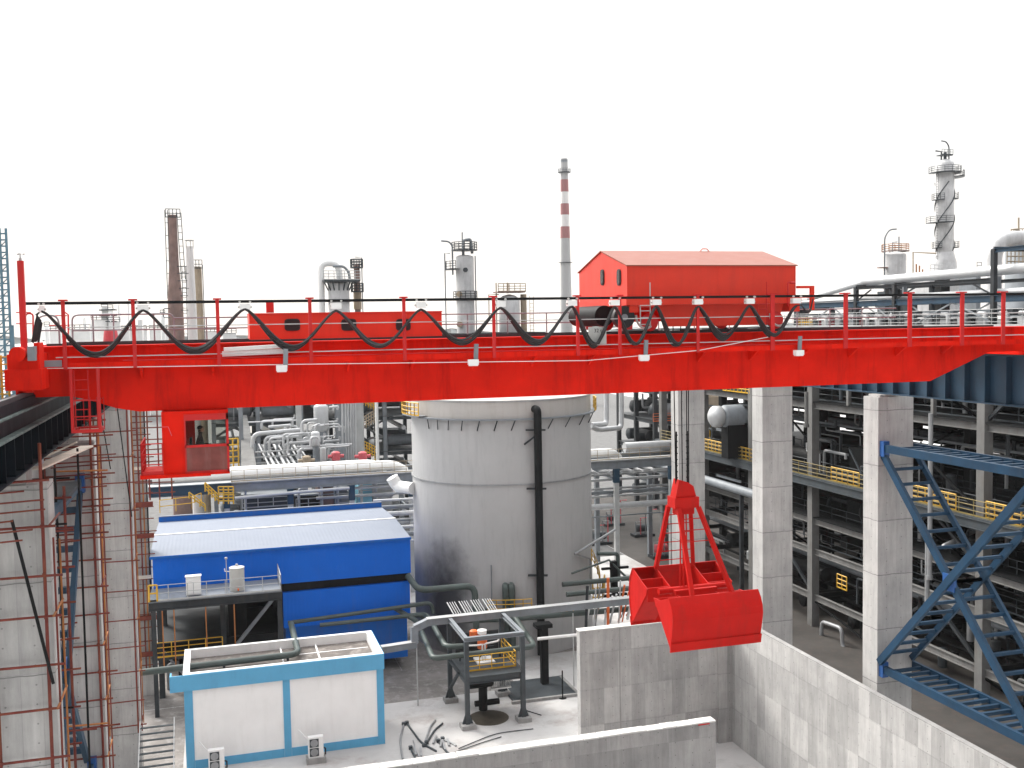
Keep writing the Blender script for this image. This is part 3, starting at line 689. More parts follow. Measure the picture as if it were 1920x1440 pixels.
# ================================================================ CONCRETE COLUMNS, RUNWAYS
RCX0, RCX1 = 33.2, 35.35
ordn = ['nearest', 'second', 'third', 'farthest']
ctop = 23.86
rlab = ['tall concrete column with blue truss nodes bolted to it', 'tall bare concrete column with a cracked joint halfway up, beside the hanging grab bucket', 'tall concrete column directly behind the ropes of the grab bucket']
for i, y in enumerate((45.0, 56.6, 68.6)):
    solo('concrete_column', MB().box(RCX0, RCX1, y, y+1.25, 0, ctop).box(RCX0+.2, RCX1-.2, y+.15, y+1.1, ctop+.003, ctop+.12), 'conc_col', rlab[i], 'column', (34.3, y+.6, 0), 'concrete crane columns on the right')
llab = ['wide concrete column in the lower left corner with a black tube leaning across it', 'concrete column behind the blue lattice brace at the left', 'concrete column with rusty tubes tied in front, second back from the lower left corner', 'slim far concrete column with a dense rusty tube ladder beside the blue shed']
for i, y in enumerate((33.9, 47.0, 66.2, 81.2)):
    c = MB().box(-7.9, -5.0, y, y+1.3, 0, 23.3)
    c.prism([(-5.6, 23.303), (-7.9, 23.303), (-7.9, 23.85), (-5.6, 23.85)], 1, y+.1, y+1.2)
    solo('concrete_column', c, 'conc_col', llab[i], 'column', (-6.4, y+.6, 0), 'concrete crane columns on the left')
rw = thing('runway_girder', 'deep dark blue plate girder resting on the right concrete columns under the crane end', 'girder', (34.1, 50, 24))
MB().ibeam(V(34.1, 22, 25.12), V(34.1, 82, 25.12), .7, 2.24, .05).build('plate_girder', 'blue_gird', rw)
each('stiffener', 'blue_gird', rw, [MB().box(33.77, 34.083, 22.5+k*1.3, 22.54+k*1.3, 24.06, 26.18) for k in range(5, 46)])
MB().box(34.03, 34.17, 22, 82, 26.25, 26.39).build('crane_rail', 'steel_dk', rw)
lw = thing('runway_girder', 'black runway girder with dusty ledges running away from the end of the crane', 'girder', (-6, 50, 24))
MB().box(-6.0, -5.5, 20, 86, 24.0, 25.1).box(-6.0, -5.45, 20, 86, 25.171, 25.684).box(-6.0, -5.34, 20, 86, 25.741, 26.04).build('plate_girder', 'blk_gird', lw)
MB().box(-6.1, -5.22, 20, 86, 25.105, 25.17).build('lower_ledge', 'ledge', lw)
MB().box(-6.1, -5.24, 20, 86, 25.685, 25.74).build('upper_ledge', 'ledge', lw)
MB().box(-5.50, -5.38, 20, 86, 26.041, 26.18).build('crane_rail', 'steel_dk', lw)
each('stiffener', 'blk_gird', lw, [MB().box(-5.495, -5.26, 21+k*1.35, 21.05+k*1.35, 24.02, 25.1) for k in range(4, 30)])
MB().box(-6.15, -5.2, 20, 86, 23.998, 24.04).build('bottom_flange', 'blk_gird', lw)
MB().box(-8.2, -6.2, 20, 86, 25.0, 25.1).build('service_walkway', 'ledge', lw)
each('bearing_plate', 'steel_gr', lw, [MB().box(-6.1, -5.2, y+.25, y+.95, 23.86, 23.997) for y in (33.9, 47.0, 66.2)])
yr = MB(); ya = at(0, 657, Y=34.6); yb = at(17, 657, Y=34.6)
for k in range(5): x = yb.x-.04-k*.2; yr.box(x-.03, x+.03, 34.55, 34.6, 25.7, 27.3)
for k in range(7): yr.box(yb.x-1.0, yb.x, 34.53, 34.56, 25.85+k*.23, 25.89+k*.23)
solo('guard_rail', yr, 'yellow', 'yellow barred guard rail beside the end carriage of the crane', 'railing', (yb.x-.7, 34.5, 25.1))
# lattice bracing between right columns
def truss(mbx, a, b, dx, step=.9, ch=.26, ru=.14):
    if dx < 0: ru = .24
    a, b = Vector(a), Vector(b); o = V(dx, 0, 0)
    mbx.bar(a, b, .2, ch*1.25); mbx.bar(a+o, b+o, .16, ch)
    n = round((b-a).length/step)
    for k in range(1, n): q = a+(b-a)*(k/n); mbx.bar(q, q+o, ru, ru)
def bracing(name, lab, x, dx, y0, y1, z0, z1, mat, grp, ht=.9):
    t_ = thing(name, lab, 'bracing', (x, (y0+y1)/2, z0), grp)
    for nm, a, b in (('top_strut', V(x,y0,z1), V(x,y1,z1)), ('bottom_strut', V(x,y0,z0), V(x,y1,z0))):
        m_ = MB(); truss(m_, a, b, dx, .7, .32, .16); m_.build(nm, mat, t_)
    m_ = MB(); truss(m_, V(x,y1-.1,z1-.35), V(x,y0+.1,z0+.35), dx, .95, .30, .15); m_.build('diagonal', mat, t_)
    m_ = MB(); truss(m_, V(x-.19,y1-.1,z0+.35), V(x-.19,y0+.1,z1-.35), dx, .95, .30, .15); m_.build('diagonal', mat, t_)
    each('gusset_plate', 'blue_plate', t_, [MB().box(x-.16, x+.2, y-.28, y+.28, z-.42, z+.38) for y in (y0+.05, y1-.05) for z in (z0, z1)]
         + [MB().box(x-.15, x-.02, (y0+y1)/2-.4, (y0+y1)/2+.4, (z0+z1)/2-.4, (z0+z1)/2+.4)])
    return t_
bracing('lattice_bracing', 'blue X-shaped lattice bracing standing in front of the dark process structure', RCX0+.25, 2.0, 34.6, 45.0, 9.5, 21.2, 'blue_truss', 'lattice bracing between columns')
bracing('lattice_bracing', 'blue-grey lattice bracing between two scaffolded concrete columns under the black runway', -5.6, -1.9, 35.3, 46.9, 9.0, 21.5, 'blue_gird', 'lattice bracing between columns')

# ================================================================ PIT WALLS
PZ = 8.5
pw = thing('storage_pit_wall', 'long high concrete wall flanking the storage pit in front of the tall concrete columns', 'wall', (32.6, 40, 0), 'storage pit walls')
MB().box(32.4, 32.70, 18, 59.9, 0, PZ).build('wall', 'conc_pit', pw); MB().box(32.39, 32.71, 18, 59.92, PZ+.003, PZ+.03).build('coping', 'conc_foot', pw)
pw = thing('storage_pit_wall', 'high concrete end wall of the storage pit below the grab bucket', 'wall', (27, 59.5, 0), 'storage pit walls')
MB().box(21.75, 32.397, 59.3, 59.88, 0, PZ).build('wall', 'conc_pit', pw); MB().box(21.7, 32.38, 59.28, 59.9, PZ+.004, PZ+.05).build('coping', 'cap', pw)
MB().box(31.4, 32.397, 59.15, 59.297, 0, PZ-1.9).build('pilaster', 'conc_pit', pw)
MB().box(24.42, 24.5, 59.27, 59.297, 0, PZ).build('wall_joint', 'conc_foot', pw)
pw = thing('storage_pit_wall', 'low-lying concrete partition wall with a bright top edge crossing the bottom of the photo', 'wall', (12, 43.8, 0), 'storage pit walls')
MB().box(-2, 22.95, 43.55, 44.05, 0, PZ).build('wall', 'conc_part', pw)
cp = MB(); x = -2
while x < 22.9:
    L_ = random.uniform(.7, 1.5); x2 = min(x+L_, 22.97); cp.box(x, x2-.03, 43.52+random.uniform(-.02, .02), 44.07, PZ+.003, PZ+random.uniform(.05, .09)); x = x2
cp.build('coping', 'cap', pw)
MB().box(22.0, 22.6, 43.5, 43.53, PZ-.06, PZ-.0).build('paint_mark', 'red_rail', pw)

# ================================================================ PLANT: generic steel process structure
def plant(name, label, cat, x0, x1, nx, y0, y1, ny, floors, cmat, bmat, dmat, loc, group=None, fill=None, deckz=(), seed=1, cw=.5, bh=.5, rails=(), interior='steel_blk', top=None):
    rn = random.Random(seed)
    t_ = thing(name, label, cat, loc, group)
    xs = [x0+(x1-x0)*i/nx for i in range(nx+1)]; ys = [y0+(y1-y0)*i/ny for i in range(ny+1)]
    zt = top or floors[-1]
    for i, x in enumerate(xs):
        for j, y in enumerate(ys):
            front = (i == 0 or j == 0)
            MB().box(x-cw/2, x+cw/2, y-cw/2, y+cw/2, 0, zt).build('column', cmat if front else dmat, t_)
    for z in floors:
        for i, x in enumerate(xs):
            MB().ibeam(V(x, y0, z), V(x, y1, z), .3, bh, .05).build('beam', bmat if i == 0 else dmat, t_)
        for j, y in enumerate(ys):
            MB().ibeam(V(x0, y, z-.02), V(x1, y, z-.02), .28, bh*.85, .05).build('cross_beam', bmat if j == 0 else dmat, t_)
    for z in deckz: MB().box(x0-.3, x1+.3, y0-.3, y1+.3, z+bh/2+.01, z+bh/2+.09).build('deck', dmat, t_)
    for (pts, m_) in rails: MB().rail(pts, 1.15, 1.5, .035, 2).build('handrail', m_, t_)
    nfill = fill or 0
    for k in range(nfill):
        i = rn.randrange(nx); j = rn.randrange(ny); f = rn.randrange(len(floors))
        z0 = ([0]+list(floors))[f]+bh/2+.1; z1 = floors[f]-bh/2-.1
        bx, by = xs[1]-xs[0], ys[1]-ys[0]
        cx, cy = xs[i]+bx*rn.uniform(.25, .75), ys[j]+by*rn.uniform(.25, .75)
        hgt = z1-z0
        if hgt < .8: continue
        typ = rn.random(); mt_ = rn.choice([interior, interior, interior, dmat, interior if interior == 'steel_blk' else 'silver_dk'])
        if typ < .22: r = min(1.0, hgt*.35)*rn.uniform(.6, 1); MB().drum(V(xs[i]+bx*.15, cy, z0+r+.3), V(xs[i]+bx*.85, cy, z0+r+.3), r, 14).build('vessel', mt_, t_)
        elif typ < .38: r = min(1.0, hgt*.35)*rn.uniform(.6, 1); MB().drum(V(cx, ys[j]+by*.15, z0+r+.3), V(cx, ys[j]+by*.85, z0+r+.3), r, 14).build('vessel', mt_, t_)
        elif typ < .55:
            r = rn.uniform(.10, .35); zz = z0+hgt*rn.uniform(.3, .9)
            MB().tube([V(cx, y0, zz), V(cx, y1, zz)], r, 8).build('pipe', rn.choice(['steel_gr', interior, interior] if interior == 'steel_blk' else ['silver', 'silver_dk', interior]), t_)
        elif typ < .75:
            r = rn.uniform(.06, .2); zz = z0+hgt*rn.uniform(.2, .9)
            MB().tube([V(cx, cy, z0), V(cx, cy, zz), V(cx+rn.choice([-1, 1])*bx*.4, cy, zz), V(cx+rn.choice([-1, 1])*bx*.4, cy, z1)], r, 8, bend=r*2.5).build('pipe', rn.choice(['silver_dk', 'steel_mid', interior, interior] if interior == 'steel_blk' else ['silver', 'silver_dk', 'steel_gr', interior]), t_)
        elif typ < .87:
            sx2, sy2 = bx*rn.uniform(.08, .18), by*rn.uniform(.05, .14); MB().box(cx-sx2, cx+sx2, cy-sy2, cy+sy2, z0, z0+hgt*rn.uniform(.4, .85)).build('equipment_box', rn.choice([interior, dmat]), t_)
        else:
            MB().bar(V(xs[i], ys[j], z0), V(xs[i], ys[j+1], z1), .16, .16).build('brace', dmat, t_)
    return t_

# ---- right-hand process block
XS = 52.0
pv = MB().box(47, 150, 20, 150, .0, .02).build('pavement', paint('dark_paving', (.055, .05, .046), .8, var=.3, dirt=(.10, .075, .065), dirt_amt=.6, scale=.3, streak=False)); pv['kind'] = 'structure'
ysr = [48.0, 58.6, 69.2, 79.8, 90.4, 101, 111.6]
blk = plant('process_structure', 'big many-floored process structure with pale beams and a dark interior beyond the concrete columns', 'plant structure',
      XS, 76, 3, ysr[0], ysr[-1], 6, [2.7, 6.9, 9.7, 13.5, 20.2, 25.4], 'fire', 'fire', 'steel_blk', (62, 80, 0), None, 230, (9.7, 13.5, 20.2, 25.4), 5, .75, .55,  # inner members black: the shade of the deep interior is in their colour
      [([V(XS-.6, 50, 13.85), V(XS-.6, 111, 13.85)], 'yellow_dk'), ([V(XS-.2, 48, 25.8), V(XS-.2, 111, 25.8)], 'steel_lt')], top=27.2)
MB().box(XS-.9, XS-.31, 48, 112, 13.76, 13.84).build('gangway', 'steel_mid', blk)
MB().ibeam(V(XS-.9, 48, 13.4), V(XS-.9, 112, 13.4), .3, .7, .05).build('gangway_beam', 'steel_mid', blk)
each('upper_post', 'fire', blk, [MB().box(XS-.15, XS+.15, y-.15, y+.15, 20.5, 25.1) for y in (53.3, 63.9, 74.5, 85.1, 95.7)])
each('sway_brace', 'steel_dk', blk, [MB().bar(V(XS+.05, y, z0), V(XS+.05, y+5.3*sg, z1), .22, .22) for y, z0, z1, sg in ((79.8, 2.9, 6.6, 1), (90.4, 2.9, 6.6, -1), (58.6, 9.9, 13.2, 1), (69.2, 9.9, 13.2, -1), (58.6, 2.9, 6.6, 1), (69.2, 2.9, 6.6, -1), (48, 20.5, 25, 1), (58.6, 20.5, 25, -1))])
rr = random.Random(77)
for k in range(95):      # thin services strung through the bays
    y = rr.uniform(50, 108); x = rr.uniform(52.8, 64); z0 = rr.choice([.2, 3.2, 7.3, 10.3, 14, 14, 14.5, 20.7]); z1 = z0+rr.uniform(1, 3.5); dy = rr.uniform(1, 6)*rr.choice([-1, 1])
    MB().tube([V(x, y, z0), V(x, y, z1), V(x, y+dy, z1), V(x, y+dy, z1+rr.uniform(-1, 1.5))], rr.uniform(.05, .15), 6, bend=.3).build('service_line', rr.choice(['silver', 'silver_dk', 'silver_dk', 'steel_mid', 'steel_mid', 'steel_dk', 'yellow' if k % 5 == 0 else 'steel_gr']), blk)
for k in range(60):
    y = rr.uniform(50, 108); x = rr.uniform(52.6, 58); z0 = rr.choice([.1, 3.0, 10.05, 13.9, 20.6]); w2 = rr.uniform(.2, .7)
    MB().drum(V(x, y, z0+.3), V(x, y, z0+.5+rr.uniform(.3, 1.8)), w2*.6, 10).build('small_vessel', rr.choice(['steel_mid', 'steel_dk', 'silver_dk', 'steel_blk']), blk)
for k in range(95):      # secondary steel
    x = rr.choice([52.1, 52.1, 54, 57, 60, 60]); y = 48+10.6*rr.randrange(6)+rr.choice([0, 2.65, 5.3]); z = rr.uniform(.8, 26)
    if rr.random() < .55: MB().ibeam(V(x, y, z), V(x, y+rr.choice([2.65, 5.3, 5.3]), z), .18, .24, .03).build('secondary_beam', rr.choice(['steel_mid', 'steel_dk', 'steel_gr', 'steel_blk']), blk)
    elif rr.random() < .6: MB().box(x-.1, x+.1, y-.1, y+.1, z, min(z+rr.uniform(2, 4), 25)).build('secondary_post', rr.choice(['steel_mid', 'steel_dk', 'steel_gr']), blk)
    else: MB().bar(V(x, y, z), V(x, y+2.65, min(z+3, 25)), .12, .12).build('secondary_brace', rr.choice(['steel_mid', 'steel_dk']), blk)
for z in (9.95, 13.85, 20.6, 7.2):
    for k in range(3): MB().rail([V(53+k*4, 50, z), V(53+k*4, 109, z)], 1.1, 2.2, .035, 1).build('inner_rail', 'steel_dk' if k else 'steel_mid', blk)
# black backdrop sheets added to darken the interior, with gaps showing sky
bk = []
rr = random.Random(4)
for j in range(12):
    y = 48+j*5.3
    for (z0, z1) in ((0, 6.5), (7.2, 13.2), (14, 19.8), (20.6, 25)):
        cut = rr.random() < .45; w0 = rr.uniform(.5, 1.6) if cut else 0
        bk.append(MB().box(76.4, 76.5, y, y+5.3-.02-w0, z0, z1-(rr.uniform(.5, 1.6) if rr.random() < .4 else 0)))
each('dark_backdrop', 'steel_blk', blk, bk)
# yellow, thick rail fragments seen between the columns
each('safety_cage', 'yellow', blk, [MB().rail([V(XS-.35, a, z), V(XS-.35, b, z)], 1.2, .8, .05, 2) for a, b, z in ((72.5, 76.5, 13.85), (88, 101, 13.85), (61, 66, 13.85), (54, 58, 13.85), (74.2, 75.6, 4.6), (90.5, 96, 20.6))])
bp = thing('process_pipe', 'thick silver insulated pipe running level through the dark structure behind the column gap', 'pipe', (51, 90, 11))
MB().tube([V(50.6, 87, 10.9), V(50.6, 110, 10.9)], .45, 14).build('pipe', 'steel_gr', bp)
each('support', 'steel_dk', bp, [MB().box(50.4, 50.8, y, y+.25, 0, 10.45) for y in (90.2, 101.2)])
hd_ = thing('horizontal_drum', 'pale capped horizontal drum on the upper floor between the second and third concrete columns', 'vessel', (50, 97, 16))
MB().drum(V(50.2, 93, 18.2), V(56, 93, 18.2), 1.15, 20, .5).build('shell', 'steel_gr', hd_)
MB().drum(V(49.0, 93, 18.2), V(49.6, 93, 18.2), 1.1, 20, .5).build('insulated_end', 'silver', hd_)
MB().box(50.2, 55.8, 92.3, 93.7, 13.9, 17.3).build('saddle', 'steel_blk', hd_)
wl = thing('floor_pipe', 'bent silver floor pipe with valves at the foot of the dark structure', 'pipe', (51, 77, 0))
a = [at(1560, 1165, X=51.0), at(1582, 1185, X=51.0)]
MB().tube([at(1525, 1195, X=51), at(1540, 1205, X=51), at(1541, 1165, X=51), at(1578, 1178, X=51), at(1580, 1215, X=51), at(1600, 1228, X=51)], .17, 10, bend=.5).build('pipe', 'silver_dk', wl)
each('valve', 'steel_gr', wl, [MB().drum(at(x, y, X=51), at(x, y-9, X=51), .2, 8) for x, y in ((1555, 1210), (1568, 1218), (1592, 1228))])

for k, (x, ya, yb, lb) in enumerate(((1743, 775, 1085, 'tall thin pale riser pipe standing before the process structure beside the truss node column'), (1738, 1010, 1152, 'short pale riser pipe behind the crossing of the lattice bracing'), (1512, 735, 800, 'pale hanger post under the upper floor seen between two concrete columns'))):
    a, b = at(x, ya, X=50.4), at(x, yb, X=50.4)
    solo('riser_pipe', MB().tube([V(50.4, b.y, b.z), V(50.4, b.y, a.z)], .17, 10).tube([V(50.4, b.y, b.z-.05), V(50.4, b.y, b.z+.25)], .24, 10), 'fire' if k == 2 else 'silver_dk', lb, 'pipe', b)
# ---- rack and air coolers above the block (skyline, right)
rk = thing('pipe_rack', 'blue-grey portal rack carrying thick white pipes above the crane at the skyline', 'pipe rack', (53, 65, 27.2))
ysk = [52.0, 57.9, 68.5, 73.5, 82.0]
for i, y in enumerate(ysk):
    zt = {0: 32.6, 1: 32.6, 2: 30.6, 3: 30.6, 4: 28.9}[i]
    for x in (XS, XS+3.5): MB().box(x-.16, x+.16, y-.16, y+.16, 27.2, zt).build('post', 'steel_dk', rk)
    MB().ibeam(V(XS, y, zt), V(XS+3.5, y, zt), .25, .3, .04).build('portal_beam', 'steel_dk', rk)
for x in (XS, XS+3.5):
    MB().ibeam(V(x, 48, 29.2), V(x, 84, 29.2), .25, .42, .04).build('rack_beam', 'blue_gird', rk)
    MB().ibeam(V(x, 48, 32.5), V(x, 57.9, 32.5), .25, .3, .04).build('rack_beam', 'blue_gird', rk)
    each('rack_brace', 'steel_gr', rk, [MB().bar(V(x, a, 27.5), V(x, b, 29.0), .1, .1) for a, b in ((57.9, 62), (66, 62), (73.5, 77), (80.5, 77), (52, 55), (68.5, 71))])
    MB().ibeam(V(x, 57.9, 30.5), V(x, 73.5, 30.5), .22, .26, .04).build('rack_beam', 'steel_dk', rk)
each('rack_brace', 'steel_dk', rk, [MB().bar(V(XS, a, 29.4), V(XS, b, 30.3), .1, .1) for a, b in ((68.5, 66), (57.9, 60), (73.5, 71.5))])
wp1 = thing('insulated_pipe', 'thick white insulated pipe lying on top of the blue-grey rack', 'pipe', (54, 60, 30.8), 'white pipes on the skyline rack')
MB().tube([V(XS+1, 46, 31.25), V(XS+1, 62, 31.15), V(XS+1, 73.8, 31.05)], .36, 14).tube([V(XS+1, 73.8, 31.02), V(XS+1, 82, 29.9)], .26, 12).build('pipe', 'silver', wp1)
each('pipe_support', 'steel_gr', wp1, [MB().box(XS+.85, XS+1.15, y, y+.2, 29.4, 30.75) for y in (58.5, 68.5)])
wp2 = thing('insulated_pipe', 'thinner white insulated pipe resting on the lower beam of the blue-grey rack', 'pipe', (54, 60, 29.6), 'white pipes on the skyline rack')
MB().tube([V(XS+.5, 46, 29.68), V(XS+.5, 70, 29.62)], .22, 12).tube([V(XS+.5, 70, 29.6), V(XS+.5, 84, 29.56)], .14, 10).build('pipe', 'silver', wp2)
ac = thing('air_cooler_bank', 'bank of air coolers with bent silver ducts standing on the roof deck above the crane', 'air coolers', (54, 66, 27.2))
MB().box(XS-.4, XS+6, 48, 84, 27.2, 27.3).build('deck', 'steel_gr', ac)
rr = random.Random(9)
y = 49.2
while y < 83.5:
    s = y/66; z = 28.15
    MB().tube([V(XS+.2, y, 27.35), V(XS+.2, y, z), V(XS+.2, y+.75, z+.02), V(XS+1.5, y+.9, z)], .17, 10, bend=.22).build('duct', rr.choice(['silver', 'silver_dk', 'silver_dk']), ac)
    MB().box(XS+.5, XS+1.5, y+.35, y+1.25, 27.31, 27.75+rr.uniform(0, .2)).build('header_box', rr.choice(['silver_dk', 'silver', 'steel_lt']), ac)
    MB().box(XS+.35, XS+1.6, y-.3, y+1.0, 28.0, 28.45).build('fan_hood', rr.choice(['steel_mid', 'steel_gr', 'steel_gr']), ac)
    MB().drum(V(XS+.9, y+.1, 27.45), V(XS+.9, y+.1, 27.8), .16, 10).build('motor', rr.choice(['silver_dk', 'steel_gr', 'pink', 'steel_dk']), ac)
    y += rr.uniform(1.75, 2.05)
MB().rail([V(XS-.35, 48, 27.3), V(XS-.35, 84, 27.3)], 1.15, 1.4, .02, 3).build('handrail', 'steel_lt', ac)
MB().rail([V(XS-.33, 79.5, 27.3), V(XS-.33, 81.6, 27.3)], .8, .3, .03, 1).build('gate', 'yellow', ac)
each('header_pipe', 'silver_dk', ac, [MB().tube([V(XS+x, 48, z), V(XS+x, 84, z)], r, 8) for x, z, r in ((1.8, 28.2, .2), (2.6, 28.35, .15))])

# ================================================================ GREAT TANK
TC = (25.0, 88.1); TR = 8.1
def shade_patch(mat, c, size, col):       # shade painted into the plate colour as a ragged dark patch
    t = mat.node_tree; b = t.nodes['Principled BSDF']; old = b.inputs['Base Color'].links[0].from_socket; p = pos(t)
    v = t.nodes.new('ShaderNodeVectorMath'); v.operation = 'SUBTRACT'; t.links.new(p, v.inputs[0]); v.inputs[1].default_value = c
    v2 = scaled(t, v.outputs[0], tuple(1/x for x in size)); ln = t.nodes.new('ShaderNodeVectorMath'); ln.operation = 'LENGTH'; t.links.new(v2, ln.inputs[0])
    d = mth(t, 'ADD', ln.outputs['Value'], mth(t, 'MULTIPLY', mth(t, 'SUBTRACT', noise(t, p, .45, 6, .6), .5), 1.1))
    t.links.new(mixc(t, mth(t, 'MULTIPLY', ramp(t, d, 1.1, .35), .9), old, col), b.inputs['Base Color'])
shade_patch(M['tank'], (TC[0]-6.6, TC[1]-4.9, 4.0), (3.0, 3.4, 6.5), (.03, .03, .032))
tk = thing('storage_tank', 'huge grey cylindrical steel tank behind the crane with a dark pipe down its front', 'tank', (TC[0], TC[1], 0))
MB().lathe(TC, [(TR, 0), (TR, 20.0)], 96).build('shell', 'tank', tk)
MB().lathe(TC, [(TR+.01, 20.0), (TR+.01, 21.7), (TR-.3, 21.72), (.1, 22.9)], 96).build('roof', 'tank_up', tk)
MB().lathe(TC, [(TR+.02, 20.05), (TR+.42, 20.05), (TR+.42, 20.17), (TR+.02, 20.17)], 96).build('wind_girder', 'steel_gr', tk)
MB().lathe(TC, [(TR+.003, 14.6), (TR+.10, 14.6), (TR+.10, 14.72), (TR+.003, 14.72)], 96).build('stiffening_ring', 'silver_dk', tk)
MB().lathe(TC, [(TR+.003, 21.55), (TR+.06, 21.55), (TR+.06, 21.62), (TR+.003, 21.62)], 96).build('stiffening_ring', 'silver_dk', tk)
def onTank(deg, r=TR, z=0): a = rad(deg); return V(TC[0]+r*math.cos(a), TC[1]+r*math.sin(a), z)
each('bracket', 'steel_dk', tk, [MB().bar(onTank(a, TR+.05, 19.2), onTank(a+2, TR+.4, 20.05), .07, .07) for a in (205, 213, 221, 230, 240, 250, 260, 283, 296, 310, 325)])
pd = 266.5+8
pm_ = MB().tube([onTank(pd, TR-.1, 20.9), onTank(pd, TR+.6, 20.9), onTank(pd, TR+.65, .3)], .33, 16, bend=.7)
pm_.build('down_pipe', 'steel_blk', tk)
each('pipe_bracket', 'steel_dk', tk, [MB().bar(onTank(pd-6, TR+.1, z), onTank(pd+4, TR+.8, z), .3, .12) for z in (19.2, 14.3, 7.0)])
MB().bar(onTank(pd-7, TR+.1, 18.0), onTank(pd, TR+.7, 18.9), .15, .15).build('pipe_brace', 'steel_dk', tk)
# walkway rails beside the roof
def arc(a0, a1, r, z, n=10): return [onTank(a0+(a1-a0)*k/n, r, z) for k in range(n+1)]
MB().rail(arc(178, 203, TR+.9, 20.3, 6), 1.1, 1.2, .05, 2).build('handrail', 'yellow', tk)
MB().rail(arc(330, 352, TR+.5, 20.2, 6), 1.1, 1.0, .05, 2).build('handrail', 'yellow', tk)
MB().lathe(TC, [(TR+.02, 20.18), (TR+.9, 20.18), (TR+.9, 20.28), (TR+.02, 20.28)], 8, rad(178), rad(203)).build('landing', 'steel_gr', tk)
# low platform with nozzles
MB().lathe(TC, [(TR+.02, 4.1), (TR+1.4, 4.1), (TR+1.4, 4.25), (TR+.02, 4.25)], 10, rad(238), rad(268)).build('platform', 'steel_dk', tk)
MB().rail(arc(246, 268, TR+1.38, 4.25, 5), 1.1, 1.2, .04, 2).build('handrail', 'yellow', tk)
for a in (255, 258.5):
    MB().tube([onTank(a, TR-.1, 6.2), onTank(a, TR+.45, 6.2), onTank(a, TR+.45, 4.3), onTank(a, TR+.45, .2)], .28, 12, bend=.4).build('nozzle', 'pipe_gn', tk)
MB().tube([onTank(247, TR+.2, 4.4), onTank(247, TR+.2, 8)], .05, 6).build('vent_pipe', 'steel_gr', tk)
MB().rail([onTank(315+i*5, TR+.7, 7.2-i*.75) for i in range(8)], 1.1, .9, .04, 2, toe=False).build('stair_rail', 'yellow', tk)
MB().tube([onTank(301, TR+.3, 8.2), onTank(330, TR+2.2, 9.6)], .12, 8).tube([onTank(301, TR+.3, 8.2), onTank(318, TR+.4, 7.3), onTank(318, TR+.4, 3)], .10, 8).build('side_pipe', 'silver_dk', tk)
nz = MB().tube([at(735, 895, Y=90), at(745, 912, Y=90), at(775, 916, Y=88)], .55, 14, bend=.8); solo('elbow_pipe', nz, 'white', 'fat white elbow pipe entering the grey tank beside the blue shed roof', 'pipe', at(745, 912, Y=90))

yp = MB().box(-8.3, -2.6, 56, 77.9, .0, .012).box(-6.5, 14, 78, 95.9, 0, .012).box(10.6, 21.9, 73.5, 80.2, 0, .011).box(14.05, 33, 80.25, 100, 0, .012).build('yard', paint('dirty_yard', (.22, .205, .195), .9, var=.35, dirt=(.40, .39, .38), dirt_amt=.8, scale=.4, streak=False)); yp['kind'] = 'structure'
# ================================================================ BLUE SHED
BX0_, BX1_, BY0, BYR, BY1 = -4.75, 14.9, 80.0, 87.0, 94.6
bs = thing('blue_shed', 'bright blue sheet-metal shed with a pale ribbed roof standing high on dark steel legs', 'building', (5, 87, 0))
MB().prism([(BY0, 8.05), (BY1, 8.05), (BY1, 10.82), (BYR, 11.12), (BY0, 10.85)], 0, BX0_, BX1_).build('wall', 'bl_wall', bs)
for (ya, za, yb2, zb2) in ((BY0-.15, 10.86, BYR, 11.15), (BYR, 11.15, BY1+.1, 10.85)):
    MB().add([(BX0_-.2, ya, za), (BX1_+.05, ya, za), (BX1_+.05, yb2, zb2), (BX0_-.2, yb2, zb2), (BX0_-.2, ya, za+.08), (BX1_+.05, ya, za+.08), (BX1_+.05, yb2, zb2+.08), (BX0_-.2, yb2, zb2+.08)],
      [(3,2,1,0), (4,5,6,7), (0,1,5,4), (1,2,6,5), (2,3,7,6), (3,0,4,7)]).build('roof_slope', 'bl_roof', bs)
MB().box(BX0_-.2, BX1_+.05, BYR-.12, BYR+.12, 11.22, 11.28).build('ridge_cap', 'white', bs)
MB().box(BX0_-.2, BX1_+.05, BY0-.2, BY0-.152, 10.80, 11.0).build('eave_trim', 'bl_dark', bs)
MB().box(BX0_-.2, BX1_+.05, BY1-.1, BY1+.15, 10.2, 11.38).build('rear_parapet', 'bl_dark', bs)
MB().box(BX0_-.2, BX1_+.05, BY1-.12, BY1+.17, 11.382, 11.45).build('parapet_cap', 'bl_roof', bs)
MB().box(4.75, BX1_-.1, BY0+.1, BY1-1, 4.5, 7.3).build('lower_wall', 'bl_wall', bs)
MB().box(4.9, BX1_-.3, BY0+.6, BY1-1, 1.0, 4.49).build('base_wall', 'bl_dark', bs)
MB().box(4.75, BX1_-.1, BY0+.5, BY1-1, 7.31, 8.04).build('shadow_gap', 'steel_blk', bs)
each('leg', 'steel_dk', bs, [MB().box(x-.2, x+.2, y-.2, y+.2, 0, 8.04) for x in (-4.4, .2, 4.5) for y in (80.3, 87, 94)])
each('floor_beam', 'steel_blk', bs, [MB().ibeam(V(-4.7, y, 7.7), V(4.7, y, 7.7), .3, .6, .05) for y in (80.3, 87, 94)]+[MB().ibeam(V(-4.7, 80.3, 3.9), V(4.7, 80.3, 3.9), .3, .6, .05)])
MB().box(-4.4, 4.6, 81.2, 93.5, 6.5, 7.38).build('conveyor_box', 'steel_blk', bs)
MB().box(.6, 2.0, 82, 93, 2.0, 6.49).build('hopper', 'steel_blk', bs)
